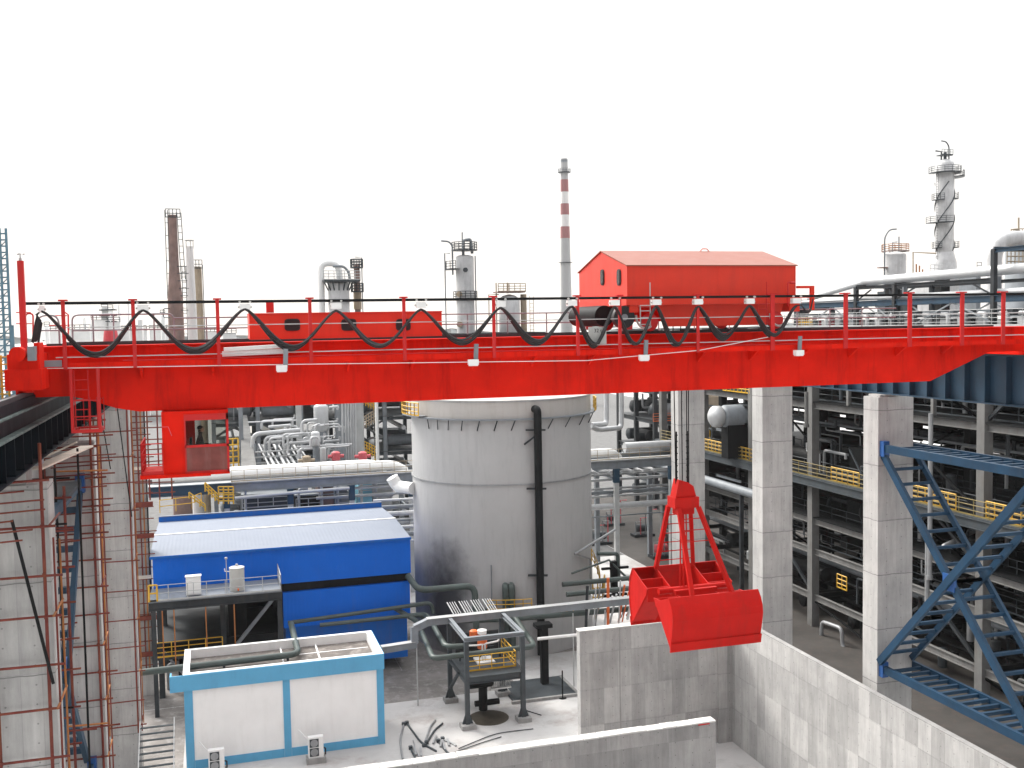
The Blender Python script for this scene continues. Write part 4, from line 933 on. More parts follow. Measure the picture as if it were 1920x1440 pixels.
each('brace', 'steel_gr', bs, [MB().bar(V(4.4, 80.1, 7.4), V(.3, 80.1, 2.6), .26, .26), MB().bar(V(-4.2, 80.1, 3.6), V(-2.4, 80.1, 1.2), .2, .2), MB().bar(V(.1, 80.1, 2.8), V(-1.7, 80.1, 1.2), .2, .2)])
MB().box(-4.9, .1, 79.0, 80.0, 3.3, 3.5).build('lower_landing', 'steel_dk', bs)
MB().rail([V(-4.8, 79.0, 3.5), V(.1, 79.0, 3.5)], 1.15, 1.3, .035, 2).build('landing_rail', 'yellow', bs)
each('dark_backing', 'steel_blk', bs, [MB().box(-4.6, .4, 90, 90.2, 4.4, 7.4), MB().box(.8, 4.6, 90, 90.2, 3.0, 7.4), MB().box(-4.6, -2, 88, 88.2, 0, 3.2)])  # black sheets added to darken the open space under the shed
MB().box(-4.6, 4.6, 80.6, 93, 3.55, 3.72).build('lower_deck', 'steel_dk', bs)
for k in range(10):
    x = -4+k*.85; MB().tube([V(x, 82+k % 3, 0), V(x, 82+k % 3, 2+.5*(k % 4)), V(x+.8, 82+k % 3, 2+.5*(k % 4))], .16, 8, bend=.3).build('pipe', ['silver_dk', 'steel_blk', 'steel_dk'][k % 3], bs)
# front platform
pf = thing('service_platform', 'dark steel platform with pale handrails against the blue shed wall', 'platform', (0, 78, 8))
MB().box(-4.9, 4.45, 76.2, 79.95, 8.42, 8.52).build('deck', 'steel_gr', pf)
MB().ibeam(V(-4.9, 76.3, 8.12), V(4.45, 76.3, 8.12), .3, .6, .05).build('edge_beam', 'steel_dk', pf)
each('leg', 'steel_dk', pf, [MB().box(x-.15, x+.15, 76.2, 76.5, 0, 7.81) for x in (-4.6, 4.25)])
MB().rail([V(-4.85, 76.2, 8.52), V(4.4, 76.2, 8.52), V(4.4, 79.9, 8.52)], 1.15, 1.35, .028, 1).build('handrail', 'steel_lt', pf)
MB().rail([V(-4.85, 76.2, 8.52), V(-4.3, 76.2, 8.52)], 1.2, .4, .07, 1).build('gate', 'yellow', pf)
each('hanger', 'rust_or', pf, [MB().box(x-.04, x+.04, 76.18, 76.26, 3.6, 7.8) for x in (-4.0, -3.2, -1.0, 1.0)])
cb = thing('control_cabinet', 'white upright control cabinet on the platform of the blue shed', 'cabinet', (-1.9, 77, 8.52))
q = at(363, 1104, Y=77.0)
MB().box(q.x-.52, q.x+.52, 76.8, 77.3, 8.6, 9.95).build('body', 'white', cb)
MB().box(q.x-.46, q.x+.46, 76.77, 76.797, 8.68, 9.88).build('door', 'white', cb); MB().box(q.x-.012, q.x+.012, 76.755, 76.768, 8.7, 9.5).build('door_seam', 'steel_gr', cb); MB().box(q.x-.57, q.x+.57, 76.75, 77.35, 9.953, 10.0).build('cap', 'white', cb)
q = at(445, 1098, Y=77.2)
wt = thing('water_tank', 'small pale upright cylindrical tank on the shed platform', 'tank', (q.x, 77.4, 8.52))
MB().lathe((q.x, 77.4), [(.54, 8.55), (.54, 10.22), (.56, 10.22), (.56, 10.27), (.1, 10.38)], 28).build('shell', 'grey_pt', wt)
MB().tube([V(q.x, 77.4, 10.35), V(q.x, 77.4, 10.5)], .09, 8).build('inlet_nozzle', 'grey_pt', wt)
MB().tube([V(q.x-.5, 77.3, 10.0), V(q.x-.85, 77.3, 10.05), V(q.x-.87, 77.3, 10.25)], .04, 6).build('overflow_pipe', 'white', wt)
MB().tube([V(q.x+.05, 76.8, 8.75), V(q.x+.05, 76.6, 8.72)], .07, 8).build('outlet_valve', 'orange', wt)
dm_ = at(398, 1060, Y=79.8); solo('lamp_pole', MB().tube([V(dm_.x+1, 76.25, 8.6), V(dm_.x+1, 76.25, 11.2)], .03, 6).drum(V(dm_.x+1, 76.25, 11.2), V(dm_.x+1, 76.25, 11.3), .1, 8), 'steel_lt', 'thin lamp pole rising from the shed platform handrail between cabinet and tank', 'lamp pole', (dm_.x+1, 76.25, 8.5))

# ================================================================ WHITE SUBSTATION
HX0, HX1, HY0, HY1, HZ = -2.35, 10.3, 66.4, 71.6, 6.2
hs_ = thing('substation_house', 'flat-roofed white control house with sky-blue bands and corner strips', 'building', (4, 69, 0))
MB().box(HX0, HX1, HY0, HY1, .0, 5.5).build('wall', 'wall_wh', hs_)
MB().box(HX0+.3, HX1-.3, HY0+.3, HY1-.3, 5.5, 5.62).build('roof', 'roofdirt', hs_)
pp = MB(); pp.box(HX0-.05, HX1+.05, HY0-.12, HY0+.25, 5.503, HZ).box(HX0-.05, HX1+.05, HY1-.25, HY1+.05, 5.503, HZ).box(HX0-.05, HX0+.35, HY0+.253, HY1-.253, 5.503, HZ).box(HX1-.35, HX1+.05, HY0+.253, HY1-.253, 5.503, HZ)
pp.build('parapet', 'white', hs_)
MB().box(HX0-.85, HX1+.08, HY0-.2, HY0-.123, 5.15, HZ-.02).box(HX1+.053, HX1+.1, HY0-.12, HY1+.05, 5.15, HZ-.02).build('fascia', 'trim', hs_)
MB().box(HX0-.85, HX0-.06, HY0-.123, HY0+.8, 5.4, 5.5).box(HX0-.85, HX0-.75, HY0-.123, HY0+.8, 5.5, 6.1).build('side_canopy', 'trim', hs_)
each('corner_strip', 'trim', hs_, [MB().box(a, b, HY0-.06, HY0-.003, 0.0, 5.15) for a, b in ((HX0-.02, HX0+.5), (3.75, 4.2), (HX1-.42, HX1+.04))])
MB().box(HX0+.51, 3.74, HY0-.055, HY0-.003, 0, .55).box(4.21, HX1-.43, HY0-.055, HY0-.003, 0, .55).build('base_band', 'trim', hs_)
each('roof_divider', 'white', hs_, [MB().box(a, b, HY0+.3, HY1-.26, 5.621, 5.72) for a, b in ((3.9, 4.0), (6.3, 6.4))]+[MB().box(HX0+.4, 9.8, 69.6, 69.7, 5.621, 5.66)])
each('roof_joint', 'trim', hs_, [MB().box(HX0+.5, 3.9, 67.0, 67.25, 5.63, 5.75)])
for px_, py_, nm in ((405, 1432, 'below the wall half with the roof pipe'), (592, 1424, 'on a concrete plinth by the blue centre strip')):
    q = at(px_, py_, Z=0); y0 = 64.9
    xx = at(px_, 1400, Y=y0).x
    u = thing('outdoor_unit', 'white twin-fan air conditioner unit '+nm, 'air conditioner', (xx, y0, 0), 'air conditioner units in front of the white house')
    MB().box(xx-.62, xx+.62, y0-.3, y0+.4, 0, .38).build('plinth', 'conc_foot', u)
    MB().box(xx-.48, xx+.48, y0-.18, y0+.2, .38, 1.72).build('casing', 'white', u)
    for z in (.74, 1.34):
        f_ = MB().box(xx-.40, xx+.18, y0-.20, y0-.183, z-.27, z+.27).build('fan_grille', 'steel_mid', u)
        MB().tube([V(xx-.11, y0-.225, z), V(xx-.11, y0-.203, z)], .24, 20).build('fan', 'silver_dk', f_)
    MB().tube([V(xx+.5, y0, .9), V(xx+.62, y0+.1, .8), V(xx+.62, y0+.1, .4)], .05, 6).build('hose', 'cable', u)
    MB().tube([V(xx-.3, y0+.25, 1.3), V(xx-1.0, HY0-.12, 1.75)], .03, 6).build('refrigerant_pipe', 'white', u)
cp_ = thing('crossing_pipe', 'dark green-grey pipe crossing over the flat roof of the white house and bending back', 'pipe', (3, 68, 6))
MB().tube([at(255, 1262, Y=68.6), at(560, 1226, Y=68.6), at(546, 1170, Y=76)], .22, 12, bend=.8).build('pipe', 'pipe_gn', cp_)
each('support_leg', 'steel_dk', cp_, [MB().box(at(x, 1250, Y=68.6).x-.08, at(x, 1250, Y=68.6).x+.08, 68.55, 68.68, 5.63, at(x, 1262-(x-255)*.118, Y=68.6).z-.2) for x in (420, 540)])

# ================================================================ CABLE TRAY (grey duct)
ct = thing('cable_duct', 'long grey-blue cable duct on thin poles crossing before the big tank to the white house', 'duct', (20, 70, 0))
yd = 72.3
c0, c1 = at(800, 1166, Y=yd), at(1235, 1120, Y=yd)
MB().bar(c0, c1, .55, .50).build('duct', 'steel_gr', ct)
MB().bar(c0+V(0,-.02,.265), c1+V(0,-.02,.265), .62, .03).build('lid', 'steel_lt', ct)
e1 = at(777, 1178, Y=yd); e2 = at(777, 1206, Y=yd-.2)
dn = MB().bar(c0+V(.1,0,.0), e1, .5, .5).bar(e1+V(0,0,.1), e2, .5, .55).bar(e2+V(.1,0,-.1), at(715, 1219, Y=yd-.5), .5, .42)
dn.build('duct_elbow', 'steel_gr', ct)
MB().bar(e2+V(0,.0,.15), at(715, 1212, Y=yd-.5), .55, .03).build('lid', 'steel_lt', ct)
each('pole', 'steel_lt', ct, [MB().tube([V(at(x, 1200, Y=yd).x, yd, 0), V(at(x, 1200, Y=yd).x, yd, at(x, 1172-(x-780)*.1, Y=yd).z-.3)], .05, 6) for x in (781, 1075, 1135)])
wpx = solo('condensate_pipe', MB().tube([at(1008, 1198, Y=71.5), at(1095, 1189, Y=71.5)], .12, 10).tube([at(715, 1219, Y=76), at(765, 1213, Y=76)], .12, 8), 'white', 'thin white pipe ending at the top of the pit end wall', 'pipe', at(1040, 1195, Y=71.5))

# ================================================================ STEEL FRAME WITH ORANGE SKID
fs = thing('skid_shelter', 'dark open steel frame on four footed posts with an orange valve skid inside', 'steel frame', (18, 69.5, 0))
X0f, X1f, Y0f, Y1f = 16.25, 20.3, 67.1, 72.4
for x, y in ((X0f, Y0f), (X1f, Y0f), (X0f, Y1f), (X1f, Y1f)):
    pfo = MB().box(x-.15, x+.15, y-.17, y+.17, .32, 6.1).build('post', 'steel_mid', fs)
    MB().prism([(x-.38, .32), (x+.38, .32), (x+.17, .95), (x-.17, .95)], 1, y-.06, y+.06).build('base_gusset', 'steel_mid', pfo)
    MB().box(x-.5, x+.5, y-.45, y+.45, 0, .318).build('footing', 'conc_foot', pfo)
each('top_beam', 'steel_gr', fs, [MB().ibeam(V(X0f-.15, Y0f, 6.26), V(X1f+.15, Y0f, 6.26), .28, .3, .03), MB().ibeam(V(X0f-.15, Y1f, 6.26), V(X1f+.15, Y1f, 6.26), .28, .3, .03),
     MB().ibeam(V(X0f, Y0f+.15, 6.26), V(X0f, Y1f-.15, 6.26), .28, .3, .03), MB().ibeam(V(X1f, Y0f+.15, 6.26), V(X1f, Y1f-.15, 6.26), .28, .3, .03)])
each('floor_beam', 'steel_mid', fs, [MB().ibeam(V(X0f, Y0f, 3.35), V(X1f, Y0f, 3.35), .28, .5, .03), MB().ibeam(V(X0f, Y1f, 3.35), V(X1f, Y1f, 3.35), .28, .5, .03), MB().ibeam(V(X0f, Y0f+.15, 3.35), V(X0f, Y1f-.15, 3.35), .28, .5, .03), MB().ibeam(V(X1f, Y0f+.15, 3.35), V(X1f, Y1f-.15, 3.35), .28, .5, .03)])
MB().box(X0f+.15, X1f-.15, Y0f+.15, Y1f-.15, 3.55, 3.6).build('floor_plate', 'steel_mid', fs)
MB().rail([V(X0f+.3, Y0f+1.0, 3.61), V(X1f-.2, Y0f+1.0, 3.61), V(X1f-.2, Y1f-.6, 3.61)], 1.1, .9, .035, 2).build('handrail', 'yellow', fs)
MB().bar(V(X0f-.1, Y1f-.5, 1.2), V(X0f-.1, Y1f-3.2, 3.2), .18, .18).build('knee_brace', 'steel_mid', fs)
vsk = thing('valve_skid', 'bright orange valve assembly with white branch pipes inside the dark steel frame', 'valve skid', (18, 69.8, 3.6))
MB().drum(V(18.15, 70, 4.6), V(18.15, 70, 5.5), .36, 14).drum(V(17.6, 70.3, 5.2), V(17.6, 70.3, 5.8), .3, 12).build('valve_body', 'orange', vsk)
MB().lathe((18.15, 70), [(.34, 5.65), (.34, 5.9), (.1, 5.95)], 14).build('white_cap', 'white', vsk)
MB().tube([V(16.9, 69.7, 4.95), V(17.7, 69.7, 4.9), V(18.8, 69.7, 5.0), V(19.3, 69.7, 5.05), V(19.3, 69.7, 5.5)], .07, 8, bend=.1).tube([V(18.05, 69.6, 3.65), V(18.05, 69.6, 4.9)], .06, 8).tube([V(18.25, 69.6, 3.65), V(18.25, 69.6, 4.9)], .06, 8).build('branch_pipe', 'white', vsk)
MB().box(17.6, 18.9, 69.2, 70.6, 3.62, 3.75).build('skid_base', 'white', vsk)
each('frame_pipe', 'steel_dk', fs, [MB().tube([V(16.6+k*.5, 70.5+(k % 3)*.5, 3.62), V(16.6+k*.5, 70.5+(k % 3)*.5, 4.3+.35*(k % 4)), V(17.3+k*.5, 70.5+(k % 3)*.5, 4.3+.35*(k % 4))], .07, 6) for k in range(7)])
MB().box(16.6, 19.9, 71.9, 72.0, 3.62, 5.2).build('back_screen', 'steel_dk', fs)
pu = thing('pump_set', 'black pump and motor under the steel frame beside a dark oil puddle', 'pump', (18, 69.5, 0))
MB().drum(V(16.9, 69.3, 2.35), V(18.6, 69.3, 2.35), .42, 16).build('motor', 'steel_blk', pu)
MB().tube([V(18.0, 69.5, .2), V(18.0, 69.5, 2.6)], .32, 12).tube([V(17.4, 69.5, .7), V(19.2, 69.5, .7)], .22, 10).build('pump_casing', 'steel_blk', pu)
MB().box(18.5, 20.0, 69, 69.25, 1.75, 1.85).build('tray_rail', 'white', pu)
each('grate_bar', 'steel_lt', pu, [MB().box(18.55+k*.15, 18.6+k*.15, 69.05, 69.2, 1.86, 2.3) for k in range(10)])
pud = MB().lathe((18.1, 68.4), [(1.45, .004), (1.45, .012)], 28).build('oil_puddle', paint('oily_dirt', (.07, .06, .045), .5, var=.4, dirt=(.14, .12, .1), dirt_amt=.5, streak=False), None, (18.1, 68.4, 0)); tag(pud, 'dark round stain of oil on the ground under the steel frame', 'puddle')
# louvred rods on top of the frame rear
each('roof_rod', 'steel_lt', fs, [MB().bar(V(16.5+k*.185+(.15 if k % 5 == 0 else 0), Y1f+.2, 6.5), V(16.35+k*.185+(.15 if k % 5 == 0 else 0), Y1f+1.7, 7.0), .05, .05) for k in range(20)])
# green-grey process pipes round the frame
gp = [
 ('green-grey pipe bending from the shed to the steel frame, upper of the pair', [at(760, 1155, Y=79), at(800, 1152, Y=78), at(836, 1213, Y=69.5), at(875, 1211, Y=69.3)], .2),
 ('green-grey pipe bending from the shed to the steel frame, lower of the pair', [at(740, 1140, Y=80), at(782, 1165, Y=78), at(812, 1235, Y=68.6), at(1003, 1212, Y=68.8), at(960, 1150, Y=76)], .2),
 ('dark pipe running off the blue shed and turning down before the tank', [at(765, 1080, Y=80), at(785, 1107, Y=78), at(890, 1098, Y=78), at(893, 1180, Y=77.5)], .26),
 ('thin dark pipe across the lower blue wall with a short hook', [at(540, 1168, Y=79.2), at(760, 1137, Y=79.2), at(808, 1130, Y=79), at(812, 1150, Y=79)], .16),
 ('dark pipe along the foot of the blue shed wall, lowest of its rows', [at(600, 1172, Y=78.6), at(790, 1152, Y=78.6), at(800, 1170, Y=78.6)], .16),
 ('long dark header pipe behind the cable duct at the foot of the tank', [at(820, 1165, Y=79), at(960, 1142+18, Y=78), at(1200, 1140, Y=78)], .24)]
for lb, pts, r in gp: solo('process_pipe', MB().tube(pts, r, 12, bend=r*3), 'pipe_gn', lb, 'pipe', pts[0], 'green-grey pipes around the tank foot')
pad = MB().box(20.6, 25.5, 70.5, 74.5, .004, .16).build('concrete_pad', 'steel_mid', None, (23, 72.5, 0)); tag(pad, 'low dark pad edged in pale concrete at the foot of the down pipe', 'pad')
MB().box(20.4, 25.7, 70.25, 70.48, .004, .2).box(25.52, 25.75, 70.5, 74.5, .004, .2).build('pad_kerb', 'conc_foot', pad)
solo('pipe_pedestal', MB().box(23.65, 24.2, 73.0, 73.5, .165, 4.6).box(23.2, 24.5, 72.8, 73.7, 4.6, 4.9), 'steel_blk', 'short black pedestal post standing on the dark pad', 'post', (23.9, 73.2, .16))
solo('marker_pole', MB().tube([at(1055, 1309, Z=0), at(1055, 1309, Z=0)+V(0,0,2.1)], .05, 6).lathe(tuple(at(1055, 1309, Z=0))[:2], [(.3, .003), (.3, .05)], 10), 'steel_blk', 'thin black pole with a round foot standing alone on the bare concrete', 'pole', at(1055, 1309, Z=0))
solo('loose_bar', MB().tube([at(983, 1332, Z=0)+V(0,0,.04), at(1015, 1342, Z=0)+V(0,0,.04)], .035, 6), 'steel_blk', 'loose dark bar lying on the concrete by the steel frame foot', 'bar', at(1000, 1337, Z=0))
# heap of hoses and offcuts
hb = [((757, 1360), (750, 1390), (755, 1425)), ((763, 1358), (790, 1395), (818, 1410)), ((800, 1395), (815, 1370), (830, 1358)), ((795, 1400), (806, 1365), (816, 1352)), ((770, 1405), (783, 1432), (800, 1440)), ((822, 1392), (838, 1412), (848, 1418)), ((830, 1388), (850, 1396), (855, 1400)),
      ((845, 1415), (900, 1395), (940, 1383)), ((860, 1405), (930, 1376), (1000, 1368)), ((775, 1390), (780, 1410), (788, 1425))]
ho = thing('hose_heap', 'tangle of grey hoses and offcuts strewn on the concrete near the white house', 'hoses', at(800, 1400, Z=0))
for k, pts in enumerate(hb):
    P_ = [at(*p_, Z=0)+V(0,0,.06) for p_ in pts]; MB().tube(P_, .07 if k < 7 else .035, 6, bend=1).build('hose', 'steel_mid' if k % 3 else 'silver_dk', ho)
    if k < 7: MB().box(P_[0].x-.12, P_[0].x+.12, P_[0].y-.12, P_[0].y+.12, .01, .22).build('coupling', 'steel_mid', ho)
rr = random.Random(3)
each('offcut', 'silver_dk', ho, [MB().bar(at(x, y, Z=0)+V(0,0,.08), at(x+rr.uniform(-6, 6), y-rr.uniform(10, 20), Z=0)+V(0,0,.1), .12, .1) for x, y in ((780, 1418), (790, 1420), (826, 1402), (835, 1408), (842, 1400), (812, 1396))])
stp = thing('steel_stair', 'grey grated stair flight beside the white house in the lower corner', 'stairs', (-4.5, 62, 0))
each('tread', 'steel_mid', stp, [MB().box(-5.0, -2.9, 60.4+k*.36, 60.62+k*.36, .5+k*.26, .54+k*.26) for k in range(13)])
MB().bar(V(-4.95, 60.3, .4), V(-4.95, 65.2, 3.9), .06, .25).bar(V(-2.95, 60.3, .4), V(-2.95, 65.2, 3.9), .06, .25).build('stringer', 'steel_lt', stp)

# ================================================================ SCAFFOLDS on the left columns
def scaffold(label, x0, x1, y, z0, z1, step, seed, poles, over=.7, mat='rust', side=None):
    rn = random.Random(seed)
    t_ = thing('scaffold', label, 'scaffold', ((x0+x1)/2, y, 0), 'rusty tube scaffolds on the columns')
    for x, m_ in poles:
        MB().tube([V(x+rn.uniform(-.03, .03), y-.12, z0), V(x+rn.uniform(-.03, .03), y-.12, z1+rn.uniform(0, .8))], .055, 6).build('standard', m_, t_)
    if side is not None:
        for yy in (y+.1, y+1.5): MB().tube([V(side, yy, z0), V(side+rn.uniform(-.05, .05), yy, z1-rn.uniform(0, 3))], .034, 6).build('standard', rn.choice([mat, 'rust_or']), t_)
    z = z0+.5; k = 0
    while z < z1:
        a = x0-rn.uniform(.1, over); b = x1+rn.uniform(.15, over)
        MB().tube([V(a, y-.17, z+rn.uniform(-.04, .04)), V(b, y-.17, z+rn.uniform(-.04, .04))], .044, 6).build('ledger', mat, t_)
        if k % 2 == 0 and side is not None:
            MB().tube([V(side, y-.4, z+.08), V(side, y+1.7, z+.08)], .036, 6).build('transom', rn.choice([mat, 'rust_or']), t_)
        if rn.random() < .7:
            for x, m_ in poles: MB().box(x-.05, x+.05, y-.2, y-.08, z-.05, z+.06).build('coupler', m_, t_)
        z += step*rn.uniform(.9, 1.1); k += 1
    return t_
s1 = scaffold('rusty scaffold tubes tied round the wide column in the lower corner', -7.6, -5.05, 33.8, 10, 24.0, 1.45, 1, [(-5.15, 'rust'), (-6.6, 'rust')], .5, side=-4.9)
for k in range(6): MB().tube([V(-7.7-random.random()*.2, 33.4-.1*k, 23.1-k*.28), V(-5.6+random.uniform(-.4, .7), 33.4-.1*k, 23.2-k*.28)], .03, 6).build('ledger', 'rust', s1)
MB().tube([at(22, 975, Y=33.2), at(100, 1282, Y=33.2)], .05, 8).build('raking_tube', 'steel_blk', s1)
MB().bar(V(-6.9, 33.3, 23.1), V(-5.9, 33.3, 24.2), .5, .05).build('plank', 'board', s1)
s2 = scaffold('rusty scaffold tubes on the column behind the blue lattice brace', -7.3, -5.05, 47.0, 4, 24.6, 1.25, 2, [(-5.15, 'rust'), (-7.0, 'rust')], .7, side=-4.9)
for k in range(5): MB().tube([V(-7.9+.3*k, 46.6, 23.9-k*.42), V(-5.2+random.uniform(-.3, 1.2), 46.6, 23.95-k*.42)], .03, 6).build('ledger', 'rust', s2)
MB().bar(V(-7.6, 46.4, 22.4), V(-5.6, 46.4, 23.3), .3, .06).build('plank', 'board', s2)
MB().bar(V(-7.3, 46.2, 23.9), V(-5.5, 46.3, 24.0), .9, .05).build('plank', 'board', s2)
s3 = scaffold('orange-rusty scaffold tubes standing before the second column from the corner gap', -7.6, -5.0, 66.0, 3, 23.8, 1.7, 3, [(-7.2, 'rust_or'), (-7.0, 'rust'), (-6.75, 'rust_or'), (-5.1, 'rust')], .5, side=-4.9)
MB().tube([V(-6.6, 65.7, 23.6), V(-6.1, 65.7, 19.6)], .035, 6).tube([V(-5.6, 65.7, 23.6), V(-5.0, 65.7, 16.6)], .035, 6).build('raking_tube', 'steel_blk', s3)
each('scaffold_net', 'rust', s3, [])
s4 = scaffold('dense rusty scaffold ladder tower against the slim column beside the blue shed', -6.4, -4.8, 80.9, 2, 23.0, .95, 4, [(-6.3, 'rust'), (-5.9, 'rust_or'), (-5.55, 'rust'), (-5.0, 'steel_blk'), (-5.25, 'rust_or')], .4)
each('plank', 'board', s4, [MB().box(-6.0, -4.9, 80.6, 80.75, z, z+.25) for z in (9.2, 17.5)])
each('plank', 'rust', s4, [MB().box(-6.2, -4.6, 80.6, 80.8, z, z+.35) for z in (3.2, 6.0, 12.3, 14.7)])
s6 = scaffold('second row of rusty scaffold tubes in the gap between the two big scaffolded columns', -7.6, -5.3, 40.5, 8, 22, 1.3, 6, [(-7.3, 'rust'), (-6.2, 'steel_blk'), (-5.4, 'rust')], .3)
MB().box(-7.6, -5.4, 41.0, 45.5, 21.6, 21.75).build('shade_platform', 'steel_dk', s6)
rs = random.Random(63)
for k in range(16):
    y = rs.uniform(35.5, 45.5); z = rs.uniform(9, 23.5); a = rs.uniform(-7.6, -6.2)
    MB().tube([V(a, y, z), V(a+rs.uniform(1.2, 2.4), y, z+rs.uniform(-.1, .1))], .04, 6).build('ledger', rs.choice(['rust', 'rust', 'steel_blk', 'rust_or']), s6)
for k in range(7):
    y = rs.uniform(36, 45.8); x = rs.uniform(-6.4, -4.95)
    MB().tube([V(x, y, rs.uniform(6, 12)), V(x+rs.uniform(-.1, .1), y, rs.uniform(20, 23.6))], .045, 6).build('standard', rs.choice(['rust', 'steel_blk', 'rust']), s6)
for k in range(9):
    z = 23.5-k*.55; MB().tube([V(-7.4+rs.uniform(0, .6), 47-.45, z), V(-5.0+rs.uniform(0, .9), 47-.45, z+.03)], .036, 6).build('ledger', 'rust', s2)
MB().bar(V(-5.7, 36.2, 23.5), V(-5.0, 44.5, 23.3), .5, .06).build('plank', 'board', s6)
MB().bar(V(-7.6, 33.3, 23.35), V(-6.3, 33.5, 23.4), .9, .08).build('plank', 'board', s1)
s5 = scaffold('red-brown scaffold cage beside the crane cabin platform', -5.4, -2.9, 75.5, 16, 23, .8, 5, [(-5.2, 'rust'), (-4.5, 'rust'), (-3.8, 'rust'), (-3.0, 'rust')], .1)

# ================================================================ MAIN PIPE RACK across the middle distance
YR = 104.0
mr = thing('pipe_bridge', 'long grey pipe bridge with a white-railed walkway crossing behind the big tank', 'pipe bridge', (22, YR+2, 0))
MB().ibeam(V(-9, YR, 12.2), V(53, YR, 12.2), .4, .9, .06).build('front_beam', 'steel_gr', mr)
MB().box(-9, 53, YR-.25, YR+1.2, 12.68, 12.78).build('walkway', 'steel_lt', mr)
MB().ibeam(V(-9, YR+6, 12.2), V(53, YR+6, 12.2), .4, .9, .06).build('rear_beam', 'steel_gr', mr)
MB().rail([V(1.5, YR-.2, 12.8), V(53, YR-.2, 12.8)], 1.15, 1.25, .03, 1).build('handrail', 'tan', mr)
for x in (-8, 1.0, 7.2, 13.4, 19.6, 36.5, 42.7, 49.4):
    MB().box(x-.25, x+.25, YR-.25, YR+.25, 0, 11.0).build('post', 'steel_lt', mr)
    MB().box(x-.30, x+.30, YR-.30, YR+.30, 10.2, 11.75).build('post_head', 'blue_gird', mr)
    MB().box(x-.25, x+.25, YR+5.75, YR+6.25, 0, 11.7).build('rear_post', 'steel_gr', mr)
    for z in (10.6, 8.6): MB().ibeam(V(x, YR, z), V(x, YR+6, z), .25, .35, .04).build('cross_beam', 'steel_gr', mr)
MB().ibeam(V(-9, YR-.3, 12.25), V(1.5, YR-.3, 12.25), .4, 1.0, .06).build('painted_section', 'blue_gird', mr)
pr_ = random.Random(12)
rows = [('topmost fat white pipe on the pipe bridge', 1.9, 13.3, .55, 'white', -6, 19.5), ('second fat white pipe on the pipe bridge behind the first', 3.4, 13.35, .5, 'white', -6, 17.5), ('white pipe on the pipe bridge beyond the tank', 2.2, 13.3, .5, 'white', 34, 44.5), ('pale pipe on the pipe bridge near the concrete columns', 4.2, 13.5, .6, 'silver', 45.5, 53)]
for lb, dy, z, r, m_, xa, xb in rows:
    solo('bridge_pipe', MB().tube([V(xa, YR+dy, z), V(xb-1.5, YR+dy, z), V(xb, YR+dy+1.5, z-.9)], r, 14, bend=.8), m_, lb, 'pipe', ((xa+xb)/2, YR+dy, z), 'pipes carried by the pipe bridge')
hgt = [11.3, 10.9, 10.2, 9.5, 8.9, 8.3, 7.5, 6.2]
for k, z in enumerate(hgt):
    r = [.14, .1, .16, .12, .2, .14, .34, .08][k]
    solo('bridge_pipe', MB().tube([V(19 if k % 2 else 10, YR+.5+(k % 3)*.9, z), V(50.5, YR+.5+(k % 3)*.9, z)], r, 10), ['silver', 'silver_dk', 'silver', 'silver_dk', 'steel_gr', 'silver', 'silver', 'steel_gr'][k],
         ['silver pipe slung just under the pipe bridge deck', 'thin grey pipe second under the pipe bridge deck', 'silver pipe third under the pipe bridge deck', 'dull thin pipe fourth under the pipe bridge deck', 'grey pipe fifth under the pipe bridge deck', 'pale pipe sixth under the pipe bridge deck', 'thick silver pipe low under the pipe bridge', 'thin lowest pipe strung between the pipe bridge posts'][k], 'pipe', (30, YR+1, z), 'pipes carried by the pipe bridge')
solo('bridge_pipe', MB().tube([at(440, 934, Y=YR-.6), at(545, 924, Y=YR-.6), at(655, 915, Y=YR-.6)], .16, 10), 'silver', 'thin silver pipe sloping along the bridge posts behind the blue shed roof', 'pipe', at(545, 924, Y=YR-.6), 'pipes carried by the pipe bridge')
for k in range(6):
    x = 40.5+k*1.35
    solo('crossing_tube', MB().tube([V(x, YR-.5, 11.35), V(x, YR+16, 11.6)], .2 if k % 2 else .12, 8), 'silver', ['first', 'second', 'third', 'fourth', 'fifth', 'sixth'][k]+' of six silver pipes passing crosswise under the bridge, counted from the tank', 'pipe', (x, YR+8, 11.5), 'crosswise pipes under the bridge')
# ground-level clutter right of the tank
for k, (x, y, lb) in enumerate(((1125, 985, 'red and grey pump skid standing beyond the tank under the bridge'), (1240, 1010, 'small red machine on the pinkish ground behind the grab bucket'), (1150, 950, 'dark skid with thin reddish pipes beneath the pipe bridge'), (1205, 970, 'reddish valve rack near the bridge post foot'))):
    q = at(x, y+35, Z=0); t_ = thing('pump_skid', lb, 'pump skid', q)
    MB().box(q.x-1.4, q.x+1.4, q.y-.8, q.y+.8, 0, .35).build('base', 'steel_dk', t_)
    MB().drum(V(q.x-.8, q.y, 1.1), V(q.x+.7, q.y, 1.1), .5, 12).build('motor', 'pink' if k == 1 else 'steel_mid', t_)
    for j in range(4): xx = q.x-1.2+j*.7; MB().tube([V(xx, q.y-.5, .3), V(xx, q.y-.5, 2+j*.5), V(xx+.9, q.y-.5, 2+j*.5)], .07, 6).build('pipe', 'pink' if j % 2 else 'silver_dk', t_)
tq = at(1158, 1125, Y=84)
tp = thing('dark_pipe_post', 'black T-headed pipe post between the tank and the grab bucket', 'pipe post', (tq.x, 80, 0))
MB().bar(at(1150, 1052, Y=80), at(1152, 1112, Y=80), .5, .5).build('post', 'steel_blk', tp)
MB().bar(at(1128, 1067, Y=80), at(1178, 1063, Y=80), .2, .2).bar(at(1130, 1118, Y=80), at(1175, 1113, Y=80), .25, .2).build('arm', 'steel_blk', tp)
